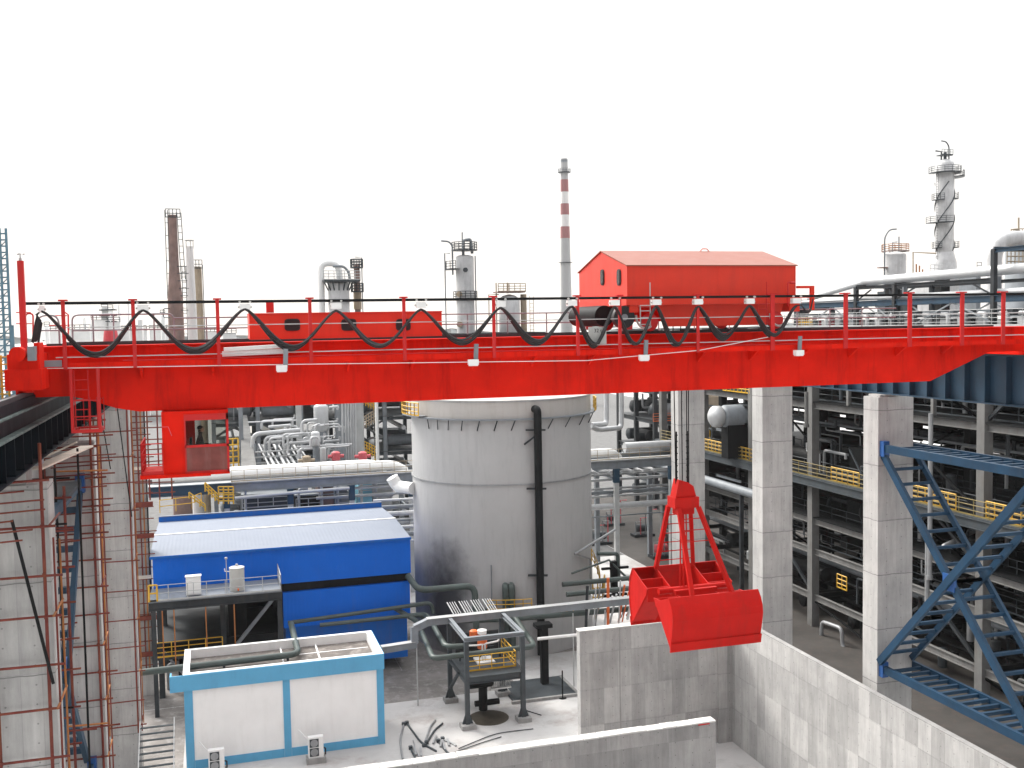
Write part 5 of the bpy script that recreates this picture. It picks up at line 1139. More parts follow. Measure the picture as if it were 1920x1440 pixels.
MB().tube([at(1120, 1038, Y=80.5), at(1158, 1038, Y=80.5), at(1160, 1085, Y=80.5)], .18, 8, bend=.3).tube([at(1072, 1075, Y=79.5), at(1142, 1050, Y=80), at(1182, 1090, Y=79)], .1, 8).build('pipe', 'pipe_gn', tp)
yc = thing('yellow_basket', 'yellow railed access basket at ground level beside the tank foot', 'railing', at(1120, 1110, Y=82))
MB().rail([at(1112, 1122, Y=80), at(1130, 1120, Y=80), at(1134, 1105, Y=83)], 1.3, .5, .06, 2).build('rail', 'yellow', yc)
MB().rail([at(1050, 1152, Y=78), at(1075, 1150, Y=78)], .9, .5, .06, 1).build('rail', 'yellow', yc)
rr = random.Random(21)
vb = thing('valve_bank', 'bank of small pipes and orange-capped valves behind the top of the pit end wall', 'valves', (32, 78, 0))
for k in range(14):
    x = 28.6+k*.36; MB().tube([V(x, 76+rr.uniform(0, 3), 3), V(x, 76, 5.6+rr.uniform(0, 1.6))], rr.choice([.06, .09, .12]), 6).build('riser', rr.choice(['silver', 'silver_dk', 'steel_dk', 'orange', 'white', 'tan']), vb)
each('header', 'pipe_gn', vb, [MB().tube([V(27.5, 77+i, 5+i*.6), V(35, 77+i, 5+i*.6)], .22, 8) for i in range(3)])

# ================================================================ MIDDLE-DISTANCE PLANT
ap = MB().box(-120, 46.9, 112, 400, .0, .02).box(-60, 16, 96, 111.98, 0, .02).box(47, 150, 151, 400, 0, .02).build('road', paint('asphalt', (.13, .13, .13), .9, var=.25, streak=False)); ap['kind'] = 'structure'
dk = plant('process_structure', 'dark steel process structure just left of and behind the big tank top'.replace('left of and ', ''), 'plant structure', 30, 46, 4, 138, 150, 2, [4, 8.5, 13, 17.5, 22, 26.5], 'steel_dk', 'steel_mid', 'steel_dk', (38, 144, 0), None, 170, (8.5, 13, 17.5, 22), 31, .6, .6, interior='steel_mid')
dk2 = plant('process_structure', 'dark steel structure with brown drums seen between the tank and the roped concrete column', 'plant structure', 63, 86, 4, 138, 152, 2, [4, 8.5, 13, 17.5, 22, 26.5], 'steel_dk', 'steel_mid', 'steel_dk', (74, 144, 0), None, 170, (8.5, 13, 17.5, 22, 26.5), 33, .6, .6, [([V(62, 136.5, 13.3), V(76, 136.5, 13.3)], 'orange')], interior='steel_mid')
each('drum_section', 'tan', dk2, [MB().drum(V(72.5, 137.5, z), V(72.5, 137.5, z+2.6), 1.9, 18) for z in (9.5, 14, 18.5)])
each('stair_flight', 'brown', dk2, [MB().bar(V(76, 137, z), V(81.5, 137, z+4.2*s), .9, .35) for z, s in ((9, 1), (17.4, -1), (17.6, 1), (26, -1))])
dk3 = plant('process_structure', 'grey open plant structure with silver vessels above the pipe bridge behind the cabin', 'plant structure', 0, 29, 5, 142, 158, 2, [5, 10, 15, 20, 25], 'steel_gr', 'steel_mid', 'steel_mid', (14, 150, 0), None, 190, (10, 15, 20), 35, .55, .55, interior='steel_gr')
sy_ = thing('yellow_stair_tower', 'brownish yellow caged stair tower rising beside the dark structure', 'stair tower', (27, 132, 0))
for k in range(7):
    z = 5+k*3.2; MB().rail([V(at(682, 800, Y=132).x, 132, z), V(at(706, 800, Y=132).x, 132, z+(.9 if k % 2 else -.9))], 1.6, .35, .07, 3, toe=False).build('stair_rail', 'yellow' if k % 3 else 'tan', sy_)
each('post', 'steel_lt', sy_, [MB().box(x-.15, x+.15, 131.9, 132.2, 0, 26) for x in (at(680, 800, Y=132).x, at(708, 800, Y=132).x)])
ys2 = thing('yellow_stair', 'short yellow stair flight by the dark blue end of the pipe bridge', 'stairs', at(410, 930, Y=101))
for (a, b) in (((385, 922), (410, 945)), ((410, 945), (438, 945)), ((410, 930), (438, 930))): MB().rail([at(*a, Y=101), at(*b, Y=101)], .9, .4, .07, 2, toe=False).build('stair_rail', 'yellow', ys2)
ys3 = solo('yellow_stair', MB().rail([at(300, 962, Y=99), at(360, 955, Y=99), at(378, 948, Y=99)], 1.2, 1.2, .04, 1).rail([at(355, 935, Y=98.5), at(385, 958, Y=98.5)], .6, .6, .07, 1, toe=False), 'yellow', 'yellow railing behind the parapet corner of the blue shed roof', 'railing', at(330, 960, Y=99))
ys4 = solo('yellow_stair', MB().rail([at(428, 880, Y=118), at(448, 878, Y=118)], 3.4, .5, .09, 4, toe=False), 'yellow', 'yellow caged stair peeking out beside the operator cabin floor', 'stairs', at(438, 870, Y=118))
# silver manifold
mf = thing('pipe_manifold', 'silver manifold of bent pipes in parallel rows above the pipe bridge', 'pipe manifold', at(540, 860, Y=122))
YMf = 122
paths = [([(474, 858), (474, 814), (562, 806)], .42), ([(497, 862), (497, 820), (536, 817)], .3), ([(505, 850), (505, 822), (560, 818)], .26), ([(534, 865), (534, 832), (582, 828)], .3), ([(566, 815), (566, 789), (594, 787)], .3), ([(540, 850), (540, 816), (570, 812)], .22),
         ([(560, 868), (560, 842), (605, 839)], .34), ([(556, 838), (660, 833)], .18), ([(570, 842), (655, 836)], .16), ([(503, 801), (545, 797)], .26), ([(465, 792), (556, 788)], .14), ([(582, 838), (582, 820), (598, 819), (598, 835)], .22), ([(590, 806), (592, 797), (600, 795)], .2), ([(632, 768), (634, 762), (617, 764)], .25)]
for k, (pts, r) in enumerate(paths): MB().tube([at(x, y, Y=YMf-k*.5) for x, y in pts], r*.62, 10, bend=r*2).build('pipe', 'silver', mf)
rz = random.Random(41)
for k in range(26):
    x0 = rz.uniform(478, 625); y0 = rz.uniform(785, 850); dx_ = rz.uniform(15, 60); h_ = rz.uniform(6, 26); yy = YMf+rz.uniform(-3, 8)
    MB().tube([at(x0, min(y0+h_, 872), Y=yy), at(x0, y0, Y=yy), at(x0+dx_, y0-dx_*.05, Y=yy), at(x0+dx_, y0+rz.choice([-9, 10]), Y=yy)], rz.choice([.09, .12, .16]), 8, bend=.4).build('pipe', rz.choice(['silver', 'silver', 'silver_dk']), mf)
for k in range(9):
    x = 485+k*9.5; MB().tube([at(x, 833+(k % 3)*3, Y=YMf+6), at(x+22+k*.8, 878, Y=YMf-8)], .17 if k % 2 else .11, 8).build('pipe', 'silver', mf)
for k, y in enumerate((848, 858, 869, 874)): MB().tube([at(478, y, Y=YMf-2), at(560, y-5, Y=YMf-2)], .1, 6).build('rail_pipe', 'steel_lt', mf)
for x in (479, 500, 520, 545, 562): MB().box(at(x, 850, Y=YMf-1).x-.1, at(x, 850, Y=YMf-1).x+.1, YMf-1, YMf-.8, 8, at(x, 832, Y=YMf-1).z).build('support', 'steel_gr', mf)
def vessel(name, label, x0, x1, yt, yb, Y, mat, grp=None, base=True, dome=.5, extra=None):
    a = at(x0, (yt+yb)/2, Y=Y); b = at(x1, (yt+yb)/2, Y=Y); r = (b.x-a.x)/2; cx = (a.x+b.x)/2
    zt = at((x0+x1)/2, yt, Y=Y).z; zb = at((x0+x1)/2, yb, Y=Y).z
    t_ = thing(name, label, 'vessel', (cx, Y, 0), grp)
    MB().drum(V(cx, Y, zb+r*dome), V(cx, Y, zt-r*dome), r, 18, dome).build('shell', mat, t_)
    if base: MB().cyl((cx, Y), r*.7, 0, zb+r*.6, 14).build('skirt', 'steel_gr', t_)
    return t_, cx, r, zt, zb
for (nm, lb, x0, x1, yt, yb, Y, mt_) in (
    ('process_vessel', 'stout silver vessel with a pinkish belly above the manifold', 588, 616, 756, 812, 128, 'silver'),
    ('process_vessel', 'small silver vessel with a knobbed top amid the bent pipes', 583, 600, 808, 838, 118, 'silver'),
    ('process_vessel', 'squat grey vessel low beside the pink valves', 600, 612, 838, 872, 117, 'steel_lt'),
    ('process_vessel', 'dark cylindrical vessel with orange flange right of the manifold'.replace(' right of', ' beyond'), 628, 648, 832, 866, 124, 'steel_gr')):
    vessel(nm, lb, x0, x1, yt, yb, Y, mt_, 'vessels around the manifold')
for x, wpx_, m_, lb in ((561, 10, 'steel_lt', 'pale square post rising through the silver manifold'), (672, 14, 'steel_lt', 'broad pale post beside the yellow stair tower'), (452, 8, 'steel_gr', 'grey-blue post next to the operator cabin'), (707, 4, 'white', 'thin white mast in front of the dark structure')):
    q0, q1 = at(x-wpx_/2, 800, Y=126), at(x+wpx_/2, 800, Y=126); solo('steel_post', MB().box(q0.x, q1.x, 126, 126.6, 0, 26), m_, lb, 'post', (q0.x, 126, 0))
vr = thing('riser_bundle', 'bundle of thin upright silver pipes between the manifold and the yellow stairs', 'pipes', (at(655, 800, Y=125).x, 125, 0))
for x in (642, 648, 653, 658, 662, 666): MB().tube([at(x, 742, Y=125), at(x+.5, 866, Y=125)], .13, 6).build('pipe', 'silver', vr)
rt_ = thing('road_ramp', 'sloping pale concrete channel between the cabin and the silver manifold', 'channel', at(460, 860, Y=120))
MB().add([at(452, 778, Y=140), at(463, 778, Y=140), at(482, 880, Y=112), at(452, 882, Y=112)], [(0,1,2,3)]).add([at(452, 778, Y=140)-V(0,0,1), at(463, 778, Y=140)-V(0,0,1), at(482, 880, Y=112)-V(0,0,1), at(452, 882, Y=112)-V(0,0,1)], [(3,2,1,0)]).build('bed', 'fire', rt_)
pk = [(at(630, 862, Y=115), 'pink'), (at(680, 862, Y=115), 'pink'), (at(575, 870, Y=115), 'tan')]
for k, (q, m_) in enumerate(pk): solo('valve', MB().drum(q, q+V(0,0,.8), .5, 10).tube([q+V(-.9,0,.4), q+V(.9,0,.4)], .2, 8), m_, ['faded red valve below the silver vessels', 'faded red valve at the foot of the pale post', 'tan valve on the bridge side of the manifold'][k], 'valve', q)
cbk = at(510, 778, Y=170); solo('cream_building', MB().box(at(472, 775, Y=170).x, at(536, 775, Y=170).x, 170, 178, 0, at(510, 768, Y=170).z), 'cream', 'long cream building glimpsed beyond the plant just under the crane girder', 'building', (cbk.x, 174, 0))
upp = thing('insulated_pipe', 'pair of bright silver pipes dropping and turning towards the tank top', 'pipe', at(1140, 790, Y=100), 'silver pipes by the tank top')
MB().tube([at(1137, 700, Y=99), at(1137, 795, Y=99), at(1108, 797, Y=95)], .27, 12, bend=.6).build('pipe', 'silver', upp)
MB().tube([at(1165, 700, Y=99), at(1165, 802, Y=99), at(1122, 806, Y=96), at(1107, 799, Y=95)], .27, 12, bend=.6).build('pipe', 'silver', upp)

# dark equipment under the bridge behind the shed
for k, (x0, x1, y0, y1, m_, lb) in enumerate(((455, 540, 925, 958, 'steel_mid', 'dark grey equipment block behind the blue shed roof'), (555, 600, 928, 958, 'steel_blk', 'black opening block with pipes behind the shed ridge'), (598, 625, 912, 955, 'brown', 'rust-brown drum housing behind the shed roof'), (628, 655, 920, 955, 'steel_gr', 'grey housing by the bridge post behind the shed'), (672, 697, 905, 932, 'skyblue', 'light blue machine housing beside the white elbow pipe'), (700, 735, 908, 950, 'grey_pt', 'pale grey casing between the shed and the tank'))):
    a, b = at(x0, y1, Y=107), at(x1, y0, Y=107); t_ = thing('equipment_housing', lb, 'equipment', ((a.x+b.x)/2, 108, 0))
    MB().box(a.x, b.x, 107, 110, 0, b.z).build('casing', m_, t_); MB().box(a.x-.1, b.x+.1, 106.9, 110.1, b.z+.003, b.z+.15).build('roof', 'steel_gr', t_)
    MB().tube([V(a.x+.3, 106.7, b.z-3), V(a.x+.3, 106.7, b.z+.8), V((a.x+b.x)/2, 106.7, b.z+.8)], .14, 8, bend=.3).build('pipe', 'silver', t_)
    MB().rail([V(a.x, 106.5, b.z-1.2), V(b.x, 106.5, b.z-1.2)], 1, 1.5, .05, 1).build('rail', 'steel_lt', t_)
for k in range(7):
    y = 935+k*13; solo('wall_pipe', MB().tube([at(700, y+4, Y=97), at(775, y, Y=97)], .12+.06*(k % 3), 8), ['silver', 'steel_gr'][k % 2], ['uppermost', 'second', 'third', 'fourth', 'fifth', 'sixth', 'lowest'][k]+' of the short level pipes between the blue shed and the tank', 'pipe', at(740, y, Y=97), 'short pipes between shed and tank')

# ================================================================ SKYLINE
ch = thing('striped_chimney', 'very tall tapering grey chimney with red and white bands near its top', 'chimney', (at(1067, 600, Y=330).x, 330, 0))
cx = at(1067, 600, Y=330).x; cc = (cx-1.0, 330)
def chz(y): return at(1066, y, Y=330).z
zt = chz(298); pw_ = lambda y: (6.8+(y-298)*(11.8-6.8)/(612-298))*.5*342/1900*1.9/1.0 if False else ((6.6+(y-298)*(5.0)/(312))*342/1900)
MB().lathe(cc, [(pw_(612)*1.25, 0), (pw_(612), chz(612)), (pw_(448), chz(448)), (pw_(298), zt), (pw_(298)*.8, zt), (pw_(298)*.8, zt-3)], 36).build('shaft', 'chim', ch)
for y0, y1, m_ in ((337, 360, 'chim_red'), (360, 382, 'chim_wh'), (382, 403, 'chim_red'), (403, 425, 'chim_wh'), (425, 447, 'chim_red')):
    MB().lathe(cc, [(pw_(y1)+.02, chz(y1)), (pw_(y0)+.02, chz(y0)+-.01)], 36).build('band', m_, ch)
MB().lathe(cc, [(pw_(323), chz(325)), (pw_(323)+.9, chz(324)), (pw_(323)+.9, chz(323)), (pw_(323), chz(323))], 24).rail([V(cc[0]+(pw_(323)+.85)*math.cos(a*math.pi/6), cc[1]+(pw_(323)+.85)*math.sin(a*math.pi/6), chz(323)) for a in range(13)], 1.1, 3, .05, 1, toe=False).build('platform', 'steel_mid', ch)
MB().lathe(cc, [(pw_(492), chz(493)), (pw_(492)+.7, chz(492.5)), (pw_(492)+.7, chz(492)), (pw_(492), chz(492))], 24).build('platform', 'steel_mid', ch)
MB().lathe(cc, [(pw_(298)*1.02, chz(318)), (pw_(298)*1.02, chz(300))], 24).build('sooty_top', 'steel_gr', ch)

def ring_plat(t_, cx, Y, z, r, a0, a1, mat='steel_mid', h=1.1, w_=1.0, rm='steel_mid'):
    n = max(4, int((a1-a0)/25)); A0, A1 = rad(a0), rad(a1)
    MB().lathe((cx, Y), [(r+.02, z), (r+w_, z), (r+w_, z+.15), (r+.02, z+.15)], n*2, A0, A1).build('platform', mat, t_)
    MB().rail([V(cx+(r+w_-.05)*math.cos(A0+(A1-A0)*k/n), Y+(r+w_-.05)*math.sin(A0+(A1-A0)*k/n), z+.15) for k in range(n+1)], h, 1.2, .05, 2, toe=False).build('platform_rail', rm, t_)

# helical-strake stack
t_, cx, r, zt, zb = vessel('straked_column', 'tall silver column wrapped in spiral strakes, rising over the blue-grey rack', 1757.5, 1785, 298, 490, 170, 'sil2', None, False, .6)
Y = 170
for s in range(3):
    pts = []; z = zb+2; k = 0
    while z < zt-4.5: a = s*2.094+ (z-zb)*.42; pts.append(V(cx+(r+.06)*math.cos(a), Y+(r+.06)*math.sin(a), z)); z += .4
    MB().tube(pts, .11, 5).build('strake', 'steel_mid', t_)
MB().lathe((cx, Y), [(r*1.35, zb-6), (r*1.35, zb-.5), (r, zb+1.8)], 24).build('base_cone', 'sil2', t_)
pz = lambda y: at(1771, y, Y=Y).z
ring_plat(t_, cx, Y, pz(325), r, 150, 390, w_=1.3)
ring_plat(t_, cx, Y, pz(333), r, -60, 60, w_=1.9)
ring_plat(t_, cx, Y, pz(376), r, 160, 230, w_=.8); ring_plat(t_, cx, Y, pz(374), r, -50, 20, w_=.8)
ring_plat(t_, cx, Y, pz(419), r, 160, 260, w_=1.9); ring_plat(t_, cx, Y, pz(466), r, 160, 220, w_=.7); ring_plat(t_, cx, Y, pz(465), r, -50, 20, w_=1.0)
MB().tube([V(cx, Y, zt-.3), V(cx, Y, zt+1.3)], .3, 10).tube([V(cx-.9, Y, zt-.6), V(cx-.9, Y, zt+1.4), V(cx-2.2, Y, zt+1.5)], .15, 8).tube([V(cx+.9, Y, zt-.6), V(cx+.9, Y, zt+2.5), V(cx+.2, Y, zt+3.4), V(cx-.9, Y, zt+3.5)], .12, 8, bend=.6).build('top_piping', 'steel_mid', t_)
MB().box(cx-1.4, cx+1.2, Y-.8, Y+.8, zt+.6, zt+.75).rail([V(cx-1.4, Y-.8, zt+.75), V(cx+1.2, Y-.8, zt+.75)], 1, .6, .04, 1).build('top_platform', 'steel_mid', t_)
MB().ladder(V(cx-r-.3, Y-.3, zb), V(cx-r-.3, Y-.3, zt-2), (0, 1, 0), .5, .5, .04).build('ladder', 'steel_mid', t_)

# vessel with roof platform beside it
t_, cx, r, zt, zb = vessel('platform_column', 'pale column with a roof platform and hooked pipe between trolley house and straked column', 1662, 1695, 472, 560, 150, 'sil2', 'columns on the skyline', True, .3)
Y = 150; ring_plat(t_, cx, Y, zt, r, 100, 440, 'brown', w_=.5, rm='rust_or')
MB().tube([V(cx-r-.4, Y, zb-4), V(cx-r-.4, Y, zt+2.5), V(cx-r+.6, Y, zt+3.8), V(cx+.2, Y, zt+3.9)], .13, 8, bend=.8).tube([V(cx+r*.4, Y, zt), V(cx+r*.4, Y, zt+2.6)], .12, 6).tube([V(cx-r*.3, Y, zt), V(cx-r*.3, Y, zt+1.6), V(cx+r*.2, Y, zt+1.7)], .1, 6).build('top_piping', 'steel_gr', t_)
MB().box(cx-r-1.6, cx-r, Y-.4, Y+.4, at(1662, 503, Y=Y).z, at(1662, 501, Y=Y).z).build('side_platform', 'brown', t_)
fr_ = thing('pipe_gantry', 'thin rust-coloured pipe frame standing between two silver columns on the skyline', 'frame', (at(1730, 500, Y=140).x, 140, 0))
MB().tube([at(1712, 560, Y=140), at(1712, 473, Y=140), at(1755, 475, Y=140)], .12, 6).build('pipe', 'tan', fr_)
each('mast', 'rust_or', fr_, [MB().tube([at(x, 560, Y=140), at(x, y, Y=140)], .12, 6) for x, y in ((1718, 495), (1724, 498), (1730, 505))])
# right edge vessel and gooseneck
gv = thing('gooseneck_vessel', 'big vessel with a thick silver gooseneck pipe and roof railing beyond the rack', 'vessel', (at(1900, 500, Y=95).x, 95, 0))
Y = 95; P_ = [at(1864, 580, Y=Y), at(1864, 478, Y=Y), at(1872, 455, Y=Y), at(1890, 447, Y=Y), at(1925, 446, Y=Y)]
MB().tube(P_, .85, 18, bend=1.6).build('gooseneck', 'sil2', gv)
q = at(1935, 500, Y=Y+6); MB().drum(V(q.x, Y+6, 8), V(q.x, Y+6, at(1935, 470, Y=Y+6).z), 3.0, 24, .4).build('shell', 'steel_gr', gv)
MB().rail([at(1888, 500, Y=Y+2), at(1925, 500, Y=Y+2)], 2.4, .55, .07, 3).build('railing', 'tan', gv)
MB().tube([at(1910, 450, Y=Y), at(1910, 408, Y=Y)], .1, 6).tube([at(1896, 447, Y=Y), at(1896, 430, Y=Y), at(1912, 432, Y=Y)], .08, 6).rail([at(1900, 446, Y=Y), at(1925, 445, Y=Y)], 1.0, .7, .05, 1).build('mast', 'tan', gv)
for k, (x, y0, y1, wq) in enumerate(((1755, 510, 560, 34), (1790, 520, 560, 24), (1835, 505, 560, 12), (1690, 545, 600, 30))):
    q = at(x, y0, Y=120); solo('equipment_housing', MB().box(q.x-wq/2*.063, q.x+wq/2*.063, 120, 124, 20, q.z).rail([V(q.x-wq/2*.063, 119.9, q.z), V(q.x+wq/2*.063, 119.9, q.z)], 1, .8, .05, 1), ['sil2', 'sil2', 'steel_gr', 'steel_mid'][k],
       ['pale housing at the foot of the straked column', 'second smaller pale housing beyond the foot of the straked column', 'narrow dull housing near the tall rack portal', 'dark housing behind the air coolers below the roof-platform column'][k], 'equipment', (q.x, 122, 20))
lk = [('steel_dk', 1607, 605, 565), ('steel_dk', 1508, 605, 562), ('steel_blk', 1680, 600, 520), ('steel_blk', 1773, 590, 515), ('steel_dk', 1712, 600, 560)]
for k, (m_, x, y0, y1) in enumerate(lk):
    a = at(x, y1, Y=86+k); solo('rear_post', MB().box(a.x-.55, a.x+.55, 86+k, 87+k, 26, a.z), m_, ['dark stub post behind the first rack portal', 'dark stub post by the trolley towing arm', 'black square post under the roof-platform column', 'black square post under the straked column', 'dark stub post behind the middle rack portal'][k], 'post', (a.x, 86+k, 26), 'dark posts behind the rack')

# silver column left of chimney
t_, cx, r, zt, zb = vessel('silver_column', 'tall silver column with pipework and side platforms beside the red electrical room', 856, 889, 478, 640, 150, 'sil2', 'columns on the skyline', True, .2); Y = 150
pz = lambda y: at(870, y, Y=Y).z
ring_plat(t_, cx, Y, pz(470), r, 0, 360, w_=.6); ring_plat(t_, cx, Y, pz(506), r, 150, 230, w_=1.7); ring_plat(t_, cx, Y, pz(562), r, 0, 360, w_=.5)
MB().tube([V(cx-.2, Y, zt-.5), V(cx-.2, Y, zt+2.2), V(cx+1.0, Y, zt+2.4), V(cx+1.2, Y, zt+.2)], .22, 8, bend=.4).tube([V(cx-r-.5, Y, zt-3), V(cx-r-.5, Y, zt+1.4), V(cx-r-1.0, Y, zt+2.0), V(cx-r-2.2, Y, zt+2.1)], .13, 8, bend=.5).tube([V(cx-.3, Y, zt+2), V(cx-.3, Y, zt+3.4)], .1, 6).build('top_piping', 'steel_gr', t_)
MB().tube([V(cx-r-1.7, Y, pz(640)), V(cx-r-1.7, Y, pz(475)), V(cx-r-.9, Y, pz(475))], .09, 6).tube([V(cx+r+.15, Y-.5, pz(640)), V(cx+r+.15, Y-.5, pz(480))], .09, 6).build('side_pipe', 'steel_gr', t_)
each('manhole', 'tan', t_, [MB().tube([V(cx-r*.8, Y-r*.6, pz(y)), V(cx-r*.95, Y-r*1.0, pz(y))], .45, 12) for y in (552, 608)])
MB().tube([V(cx-r*.2, Y-r*.95, pz(507)), V(cx-r*.2, Y-r*1.2, pz(507))], .35, 12).build('manhole', 'steel_mid', t_)
# domed vessel next to it
t_, cx, r, zt, zb = vessel('domed_vessel', 'squat domed silver vessel under a brown platform frame beside the chimney', 936, 974, 552, 640, 150, 'sil2', None, True, .5)
pz = lambda y: at(955, y, Y=Y).z
MB().box(cx-r-.5, cx+r+.6, Y-1.5, Y+1.5, pz(549), pz(547)).build('platform', 'brown', t_)
MB().rail([V(cx-r-.5, Y-1.5, pz(547)), V(cx+r+.6, Y-1.5, pz(547))], 1.2, .9, .06, 2).build('platform_rail', 'tan', t_)
MB().tube([V(cx-.2, Y, pz(550)), V(cx-.2, Y, pz(530))], .15, 6).tube([V(cx-r-.4, Y, pz(640)), V(cx-r-.4, Y, pz(530))], .1, 6).tube([V(cx+r+.7, Y, pz(640)), V(cx+r+.7, Y, pz(552))], .5, 8).tube([V(cx-r-1.6, Y, pz(600)), V(cx-r-1.6, Y, pz(552)), V(cx-r, Y, pz(552))], .08, 6).build('side_pipe', 'tan', t_)
MB().ladder(V(cx+r+2, Y, pz(640)), V(cx+r+2, Y, pz(555)), (1,0,0), .6, .6, .05).build('ladder', 'tan', t_)
# platform vessel group above electrical room
t_, cx, r, zt, zb = vessel('platform_vessel', 'silver vessel with a wide platform and looped overhead pipe above the electrical room', 616, 656, 527, 640, 140, 'sil2', None, True, .25); Y = 140
pz = lambda y: at(636, y, Y=Y).z; pxx = lambda x: at(x, 560, Y=Y).x
MB().box(pxx(604), pxx(672), Y-2.4, Y+2, pz(529), pz(526)).build('platform', 'steel_mid', t_)
MB().rail([V(pxx(604), Y-2.4, pz(526)), V(pxx(672), Y-2.4, pz(526))], 1.2, .7, .045, 2).build('platform_rail', 'steel_lt', t_)
MB().tube([V(pxx(603), Y, pz(640)), V(pxx(603), Y, pz(493)), V(pxx(636), Y, pz(493)), V(pxx(638), Y, pz(526))], .45, 14, bend=1.2).build('overhead_pipe', 'white', t_)
MB().tube([V(pxx(624), Y-1, pz(500)), V(pxx(645), Y-1, pz(500)), V(pxx(654), Y-1, pz(512)), V(pxx(655), Y-1, pz(526))], .18, 8, bend=.7).build('hooked_pipe', 'steel_gr', t_)
MB().lathe((cx, Y), [(r+.02, pz(566)), (r+.4, pz(566)), (r+.4, pz(564)), (r+.02, pz(564))], 24).build('ring_platform', 'steel_dk', t_)
each('lug', 'steel_mid', t_, [MB().bar(V(cx+r*1.0*math.cos(rad(a)), Y+r*math.sin(rad(a)), pz(545)), V(cx+(r+.5)*math.cos(rad(a)), Y+(r+.5)*math.sin(rad(a)), pz(530)), .14, .14) for a in (190, 215, 240, 265, 290, 315, 340)])
t_, cx, r, zt, zb = vessel('slim_column', 'slim rust-brown column with little platforms touching the looped-pipe vessel', 665, 676, 494, 640, 142, 'brown', 'columns on the skyline', True, .8)
ring_plat(t_, cx, 142, at(670, 503, Y=142).z, r, 0, 360, w_=.5); ring_plat(t_, cx, 142, at(670, 548, Y=142).z, r, 0, 360, w_=.5)
MB().lathe((cx, 142), [(r+.15, at(670, 580, Y=142).z), (r+.15, at(670, 547, Y=142).z)], 16).build('lagged_section', 'tan', t_)
MB().tube([V(cx+r+.3, 142, zb), V(cx+r+.3, 142, zt+.8), V(cx+r-.6, 142, zt+.9)], .07, 6).build('side_pipe', 'steel_gr', t_)
# brown stack with ladder cage
a = at(319, 403, Y=140); b = at(330, 640, Y=140)
bs_ = thing('brown_stack', 'tallest rust-brown stack with a caged ladder and hoops down its side', 'stack', (a.x, 140, 0), 'stacks on the skyline')
cx = a.x+.25
MB().lathe((cx, 140), [(1.25, 0), (.95, at(0, 560, Y=140).z), (.86, at(320, 545, Y=140).z), (.62, at(319, 500, Y=140).z), (.55, a.z)], 20).build('shaft', 'brown', bs_)
MB().lathe((cx, 140), [(.98, 20), (.93, at(320, 562, Y=140).z), (.88, at(320, 548, Y=140).z)], 20).build('lower_section', 'steel_gr', bs_)
MB().ladder(V(cx+1.1, 139.8, at(0, 480, Y=140).z-3), V(cx+.85, 139.8, a.z+.3), (1,0,0), .5, .9, .05).ladder(V(cx-.75, 139.8, at(320, 560, Y=140).z), V(cx-.72, 139.8, a.z+.6), (1,0,0), .35, 1.6, .05).build('ladder', 'steel_mid', bs_)
MB().rail([V(cx-.8, 139.3, a.z-.4), V(cx+1.0, 139.3, a.z-.4)], 1.1, .5, .05, 1).build('top_rail', 'steel_mid', bs_)
each('hoop', 'steel_mid', bs_, [MB().tube([V(cx+.4, 139.4, z), V(cx+1.6+.2*(k % 2), 139.4, z)], .05, 6) for k, z in enumerate([at(320, y, Y=140).z for y in (500, 513, 527, 541, 555, 568, 582, 596)])])
MB().tube([V(cx-.7, 139.2, at(0, 552, Y=140).z-2), V(cx-1.5, 139.2, at(0, 552, Y=140).z-2), V(cx-1.5, 139.2, at(0, 552, Y=140).z-3.2), V(cx-.7, 139.2, at(0, 552, Y=140).z-3.2)], .06, 6, bend=.3).build('handle_loop', 'steel_mid', bs_)
# white stack and tan stack
a = at(355, 462, Y=145); ws_ = thing('white_stack', 'white stack with a crown-like cap standing between the brown stack and the tan stack', 'stack', (a.x, 145, 0), 'stacks on the skyline')
MB().lathe((a.x, 145), [(.75, 0), (.66, 30), (.50, a.z), (.5, a.z)], 20).build('shaft', 'chim_wh', ws_)
MB().lathe((a.x, 145), [(.62, a.z+.75), (.62, a.z+.85), (.1, a.z+.9)], 16).build('cap', 'grey_pt', ws_); each('cap_post', 'grey_pt', ws_, [MB().tube([V(a.x+.5*math.cos(k*1.26), 145+.5*math.sin(k*1.26), a.z-.3), V(a.x+.5*math.cos(k*1.26), 145+.5*math.sin(k*1.26), a.z+.75)], .05, 5) for k in range(5)])
MB().ladder(V(a.x-.9, 144.8, 26), V(a.x-.8, 144.8, at(355, 500, Y=145).z), (1,0,0), .5, .7, .05).build('ladder', 'steel_mid', ws_)
a = at(370, 500, Y=150); ts_ = thing('tan_stack', 'short tan stack with a railed top beside the white stack', 'stack', (a.x, 150, 0), 'stacks on the skyline')
MB().lathe((a.x, 150), [(.75, 0), (.60, 30), (.55, a.z)], 20).build('shaft', 'tan', ts_)
MB().rail([V(a.x-.6, 149.3, a.z-.3), V(a.x+.65, 149.3, a.z-.3)], 1.2, .4, .05, 1).build('top_rail', 'steel_mid', ts_); MB().tube([V(a.x+.7, 149.5, 24), V(a.x+.7, 149.5, a.z+.2)], .06, 6).build('side_pipe', 'steel_mid', ts_)
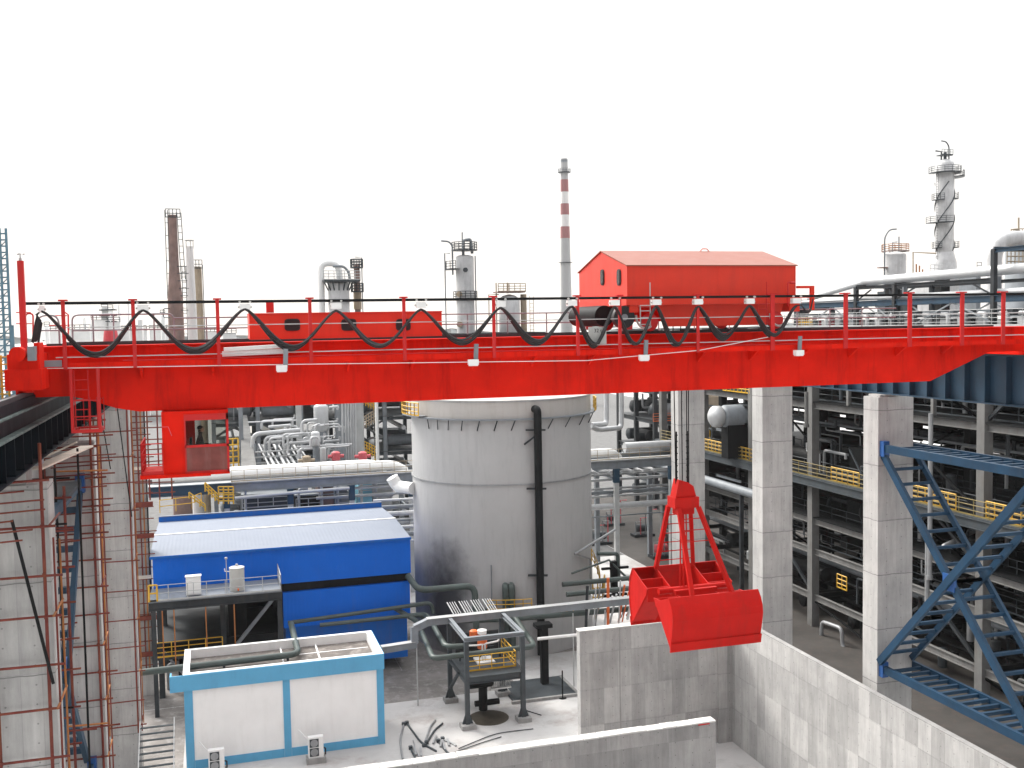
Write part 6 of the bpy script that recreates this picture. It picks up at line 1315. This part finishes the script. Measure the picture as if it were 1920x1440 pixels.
# blue lattice tower at the far left
lt = thing('lattice_tower', 'blue-green lattice tower cut by the photo edge', 'tower', (at(5, 600, Y=130).x, 130, 0))
xa = at(-10, 500, Y=130).x; xb = at(17, 560, Y=130).x
for x in (xa, (xa+xb)/2, xb): MB().box(x-.13, x+.13, 129.9, 130.1, 0, at(5, 428, Y=130).z).build('leg', 'teal', lt)
MB().box(xb-.05, xb+.35, 129.8, 130.2, 0, at(5, 610, Y=130).z).build('foot', 'teal', lt)
zt = at(5, 428, Y=130).z; z = 20; k = 0
while z < zt:
    MB().bar(V(xa, 130, z), V(xb, 130, z), .17, .17).build('girt', 'teal', lt); k += 1; z += .72
lt2 = MB(); z = 20
while z < zt-1.5: lt2.bar(V(xa, 130.2, z), V(xb, 130.2, z+1.44), .1, .1); z += 1.44
lt2.build('lattice', 'teal', lt)
# faint far plant, haze put into its colour by white paint
rr = random.Random(17)
far = [(70, 600, 6), (88, 612, 10), (158, 596, 5), (172, 606, 7), (196, 575, 12), (207, 580, 10), (222, 572, 3), (240, 565, 3), (262, 600, 8), (305, 590, 9), (186, 600, 30), (214, 604, 22), (150, 618, 40), (250, 620, 50), (300, 618, 40), (395, 622, 30), (430, 625, 26), (100, 620, 30)]
for k, (x, y, wd) in enumerate(far):
    Yd = 330+rr.uniform(0, 60); a0, a1 = at(x-wd/2, y, Y=Yd), at(x+wd/2, y, Y=Yd)
    rel = ['by the mast foot', 'beside the mast', 'before the first festoon loop', 'just past the first festoon post', 'tallest of the hazy clump', 'second tallest of the hazy clump', 'slender mast of the clump', 'thinnest mast near the second post', 'stub behind the second post', 'beside the brown stack foot', 'wide base of the hazy clump', 'second wide base of the hazy clump', 'low and long under the first loop', 'low and long under the second post', 'low beside the brown stack', 'low between the tan stack and red room', 'low against the red room', 'low behind the mast'][k]
    t_ = thing('distant_plant', 'faint hazy grey plant block far off, '+rel, 'plant', ((a0.x+a1.x)/2, Yd, 0), 'hazy plant on the horizon')
    if wd < 15 and k % 2: MB().lathe(((a0.x+a1.x)/2, Yd), [((a1.x-a0.x)/2, 0), ((a1.x-a0.x)/2, a0.z-1), ((a1.x-a0.x)/4, a0.z)], 12).build('tower', 'white', t_)
    else: MB().box(a0.x, a1.x, Yd, Yd+6, 0, a0.z).build('block', 'white', t_)
    if wd > 8: MB().rail([V(a0.x, Yd-.2, a0.z), V(a1.x, Yd-.2, a0.z)], 1.5, 1.5, .12, 1).build('railing', 'steel_mid', t_)
    if 4 <= k <= 5: each('level', 'steel_mid', t_, [MB().box(a0.x-.8, a1.x+.8, Yd-.8, Yd+6, z, z+.4) for z in (29, 31, 33, 35)])
hl = MB(); xs_ = [-700+i*60 for i in range(46)]
hl.add([(x, 1100, 0) for x in xs_]+[(x, 1130+40*math.sin(i), 19+5*math.sin(i*1.7)+3*math.sin(i*4.1)) for i, x in enumerate(xs_)]+[(x, 1300, 14) for x in xs_], [(i, i+1, 47+i-1, 46+i) for i in range(45)]+[(46+i, 47+i, 93+i-1, 92+i) for i in range(45)])
ho_ = hl.build('hills', paint('hazed_treeline', (.26, .28, .28), .9)); ho_['kind'] = 'structure'  # haze of the distance painted into the treeline's pale grey

# ================================================================ AIR
hz = MB().box(-1600, 2300, -210, 3100, -2, 140).build('haze', 'white'); hz['kind'] = 'stuff'
hm = bpy.data.materials.new('air'); hm.use_nodes = True; ht = hm.node_tree; ht.nodes.clear()
ho2 = ht.nodes.new('ShaderNodeOutputMaterial'); vp_ = ht.nodes.new('ShaderNodeVolumePrincipled')
vp_.inputs['Color'].default_value = (.93, .95, .97, 1); vp_.inputs['Density'].default_value = .00008; vp_.inputs['Anisotropy'].default_value = .2
ht.links.new(vp_.outputs[0], ho2.inputs['Volume'])
hz.data.materials.clear(); hz.data.materials.append(hm)

for o in bpy.data.objects:
    if '_o' in o: del o['_o']
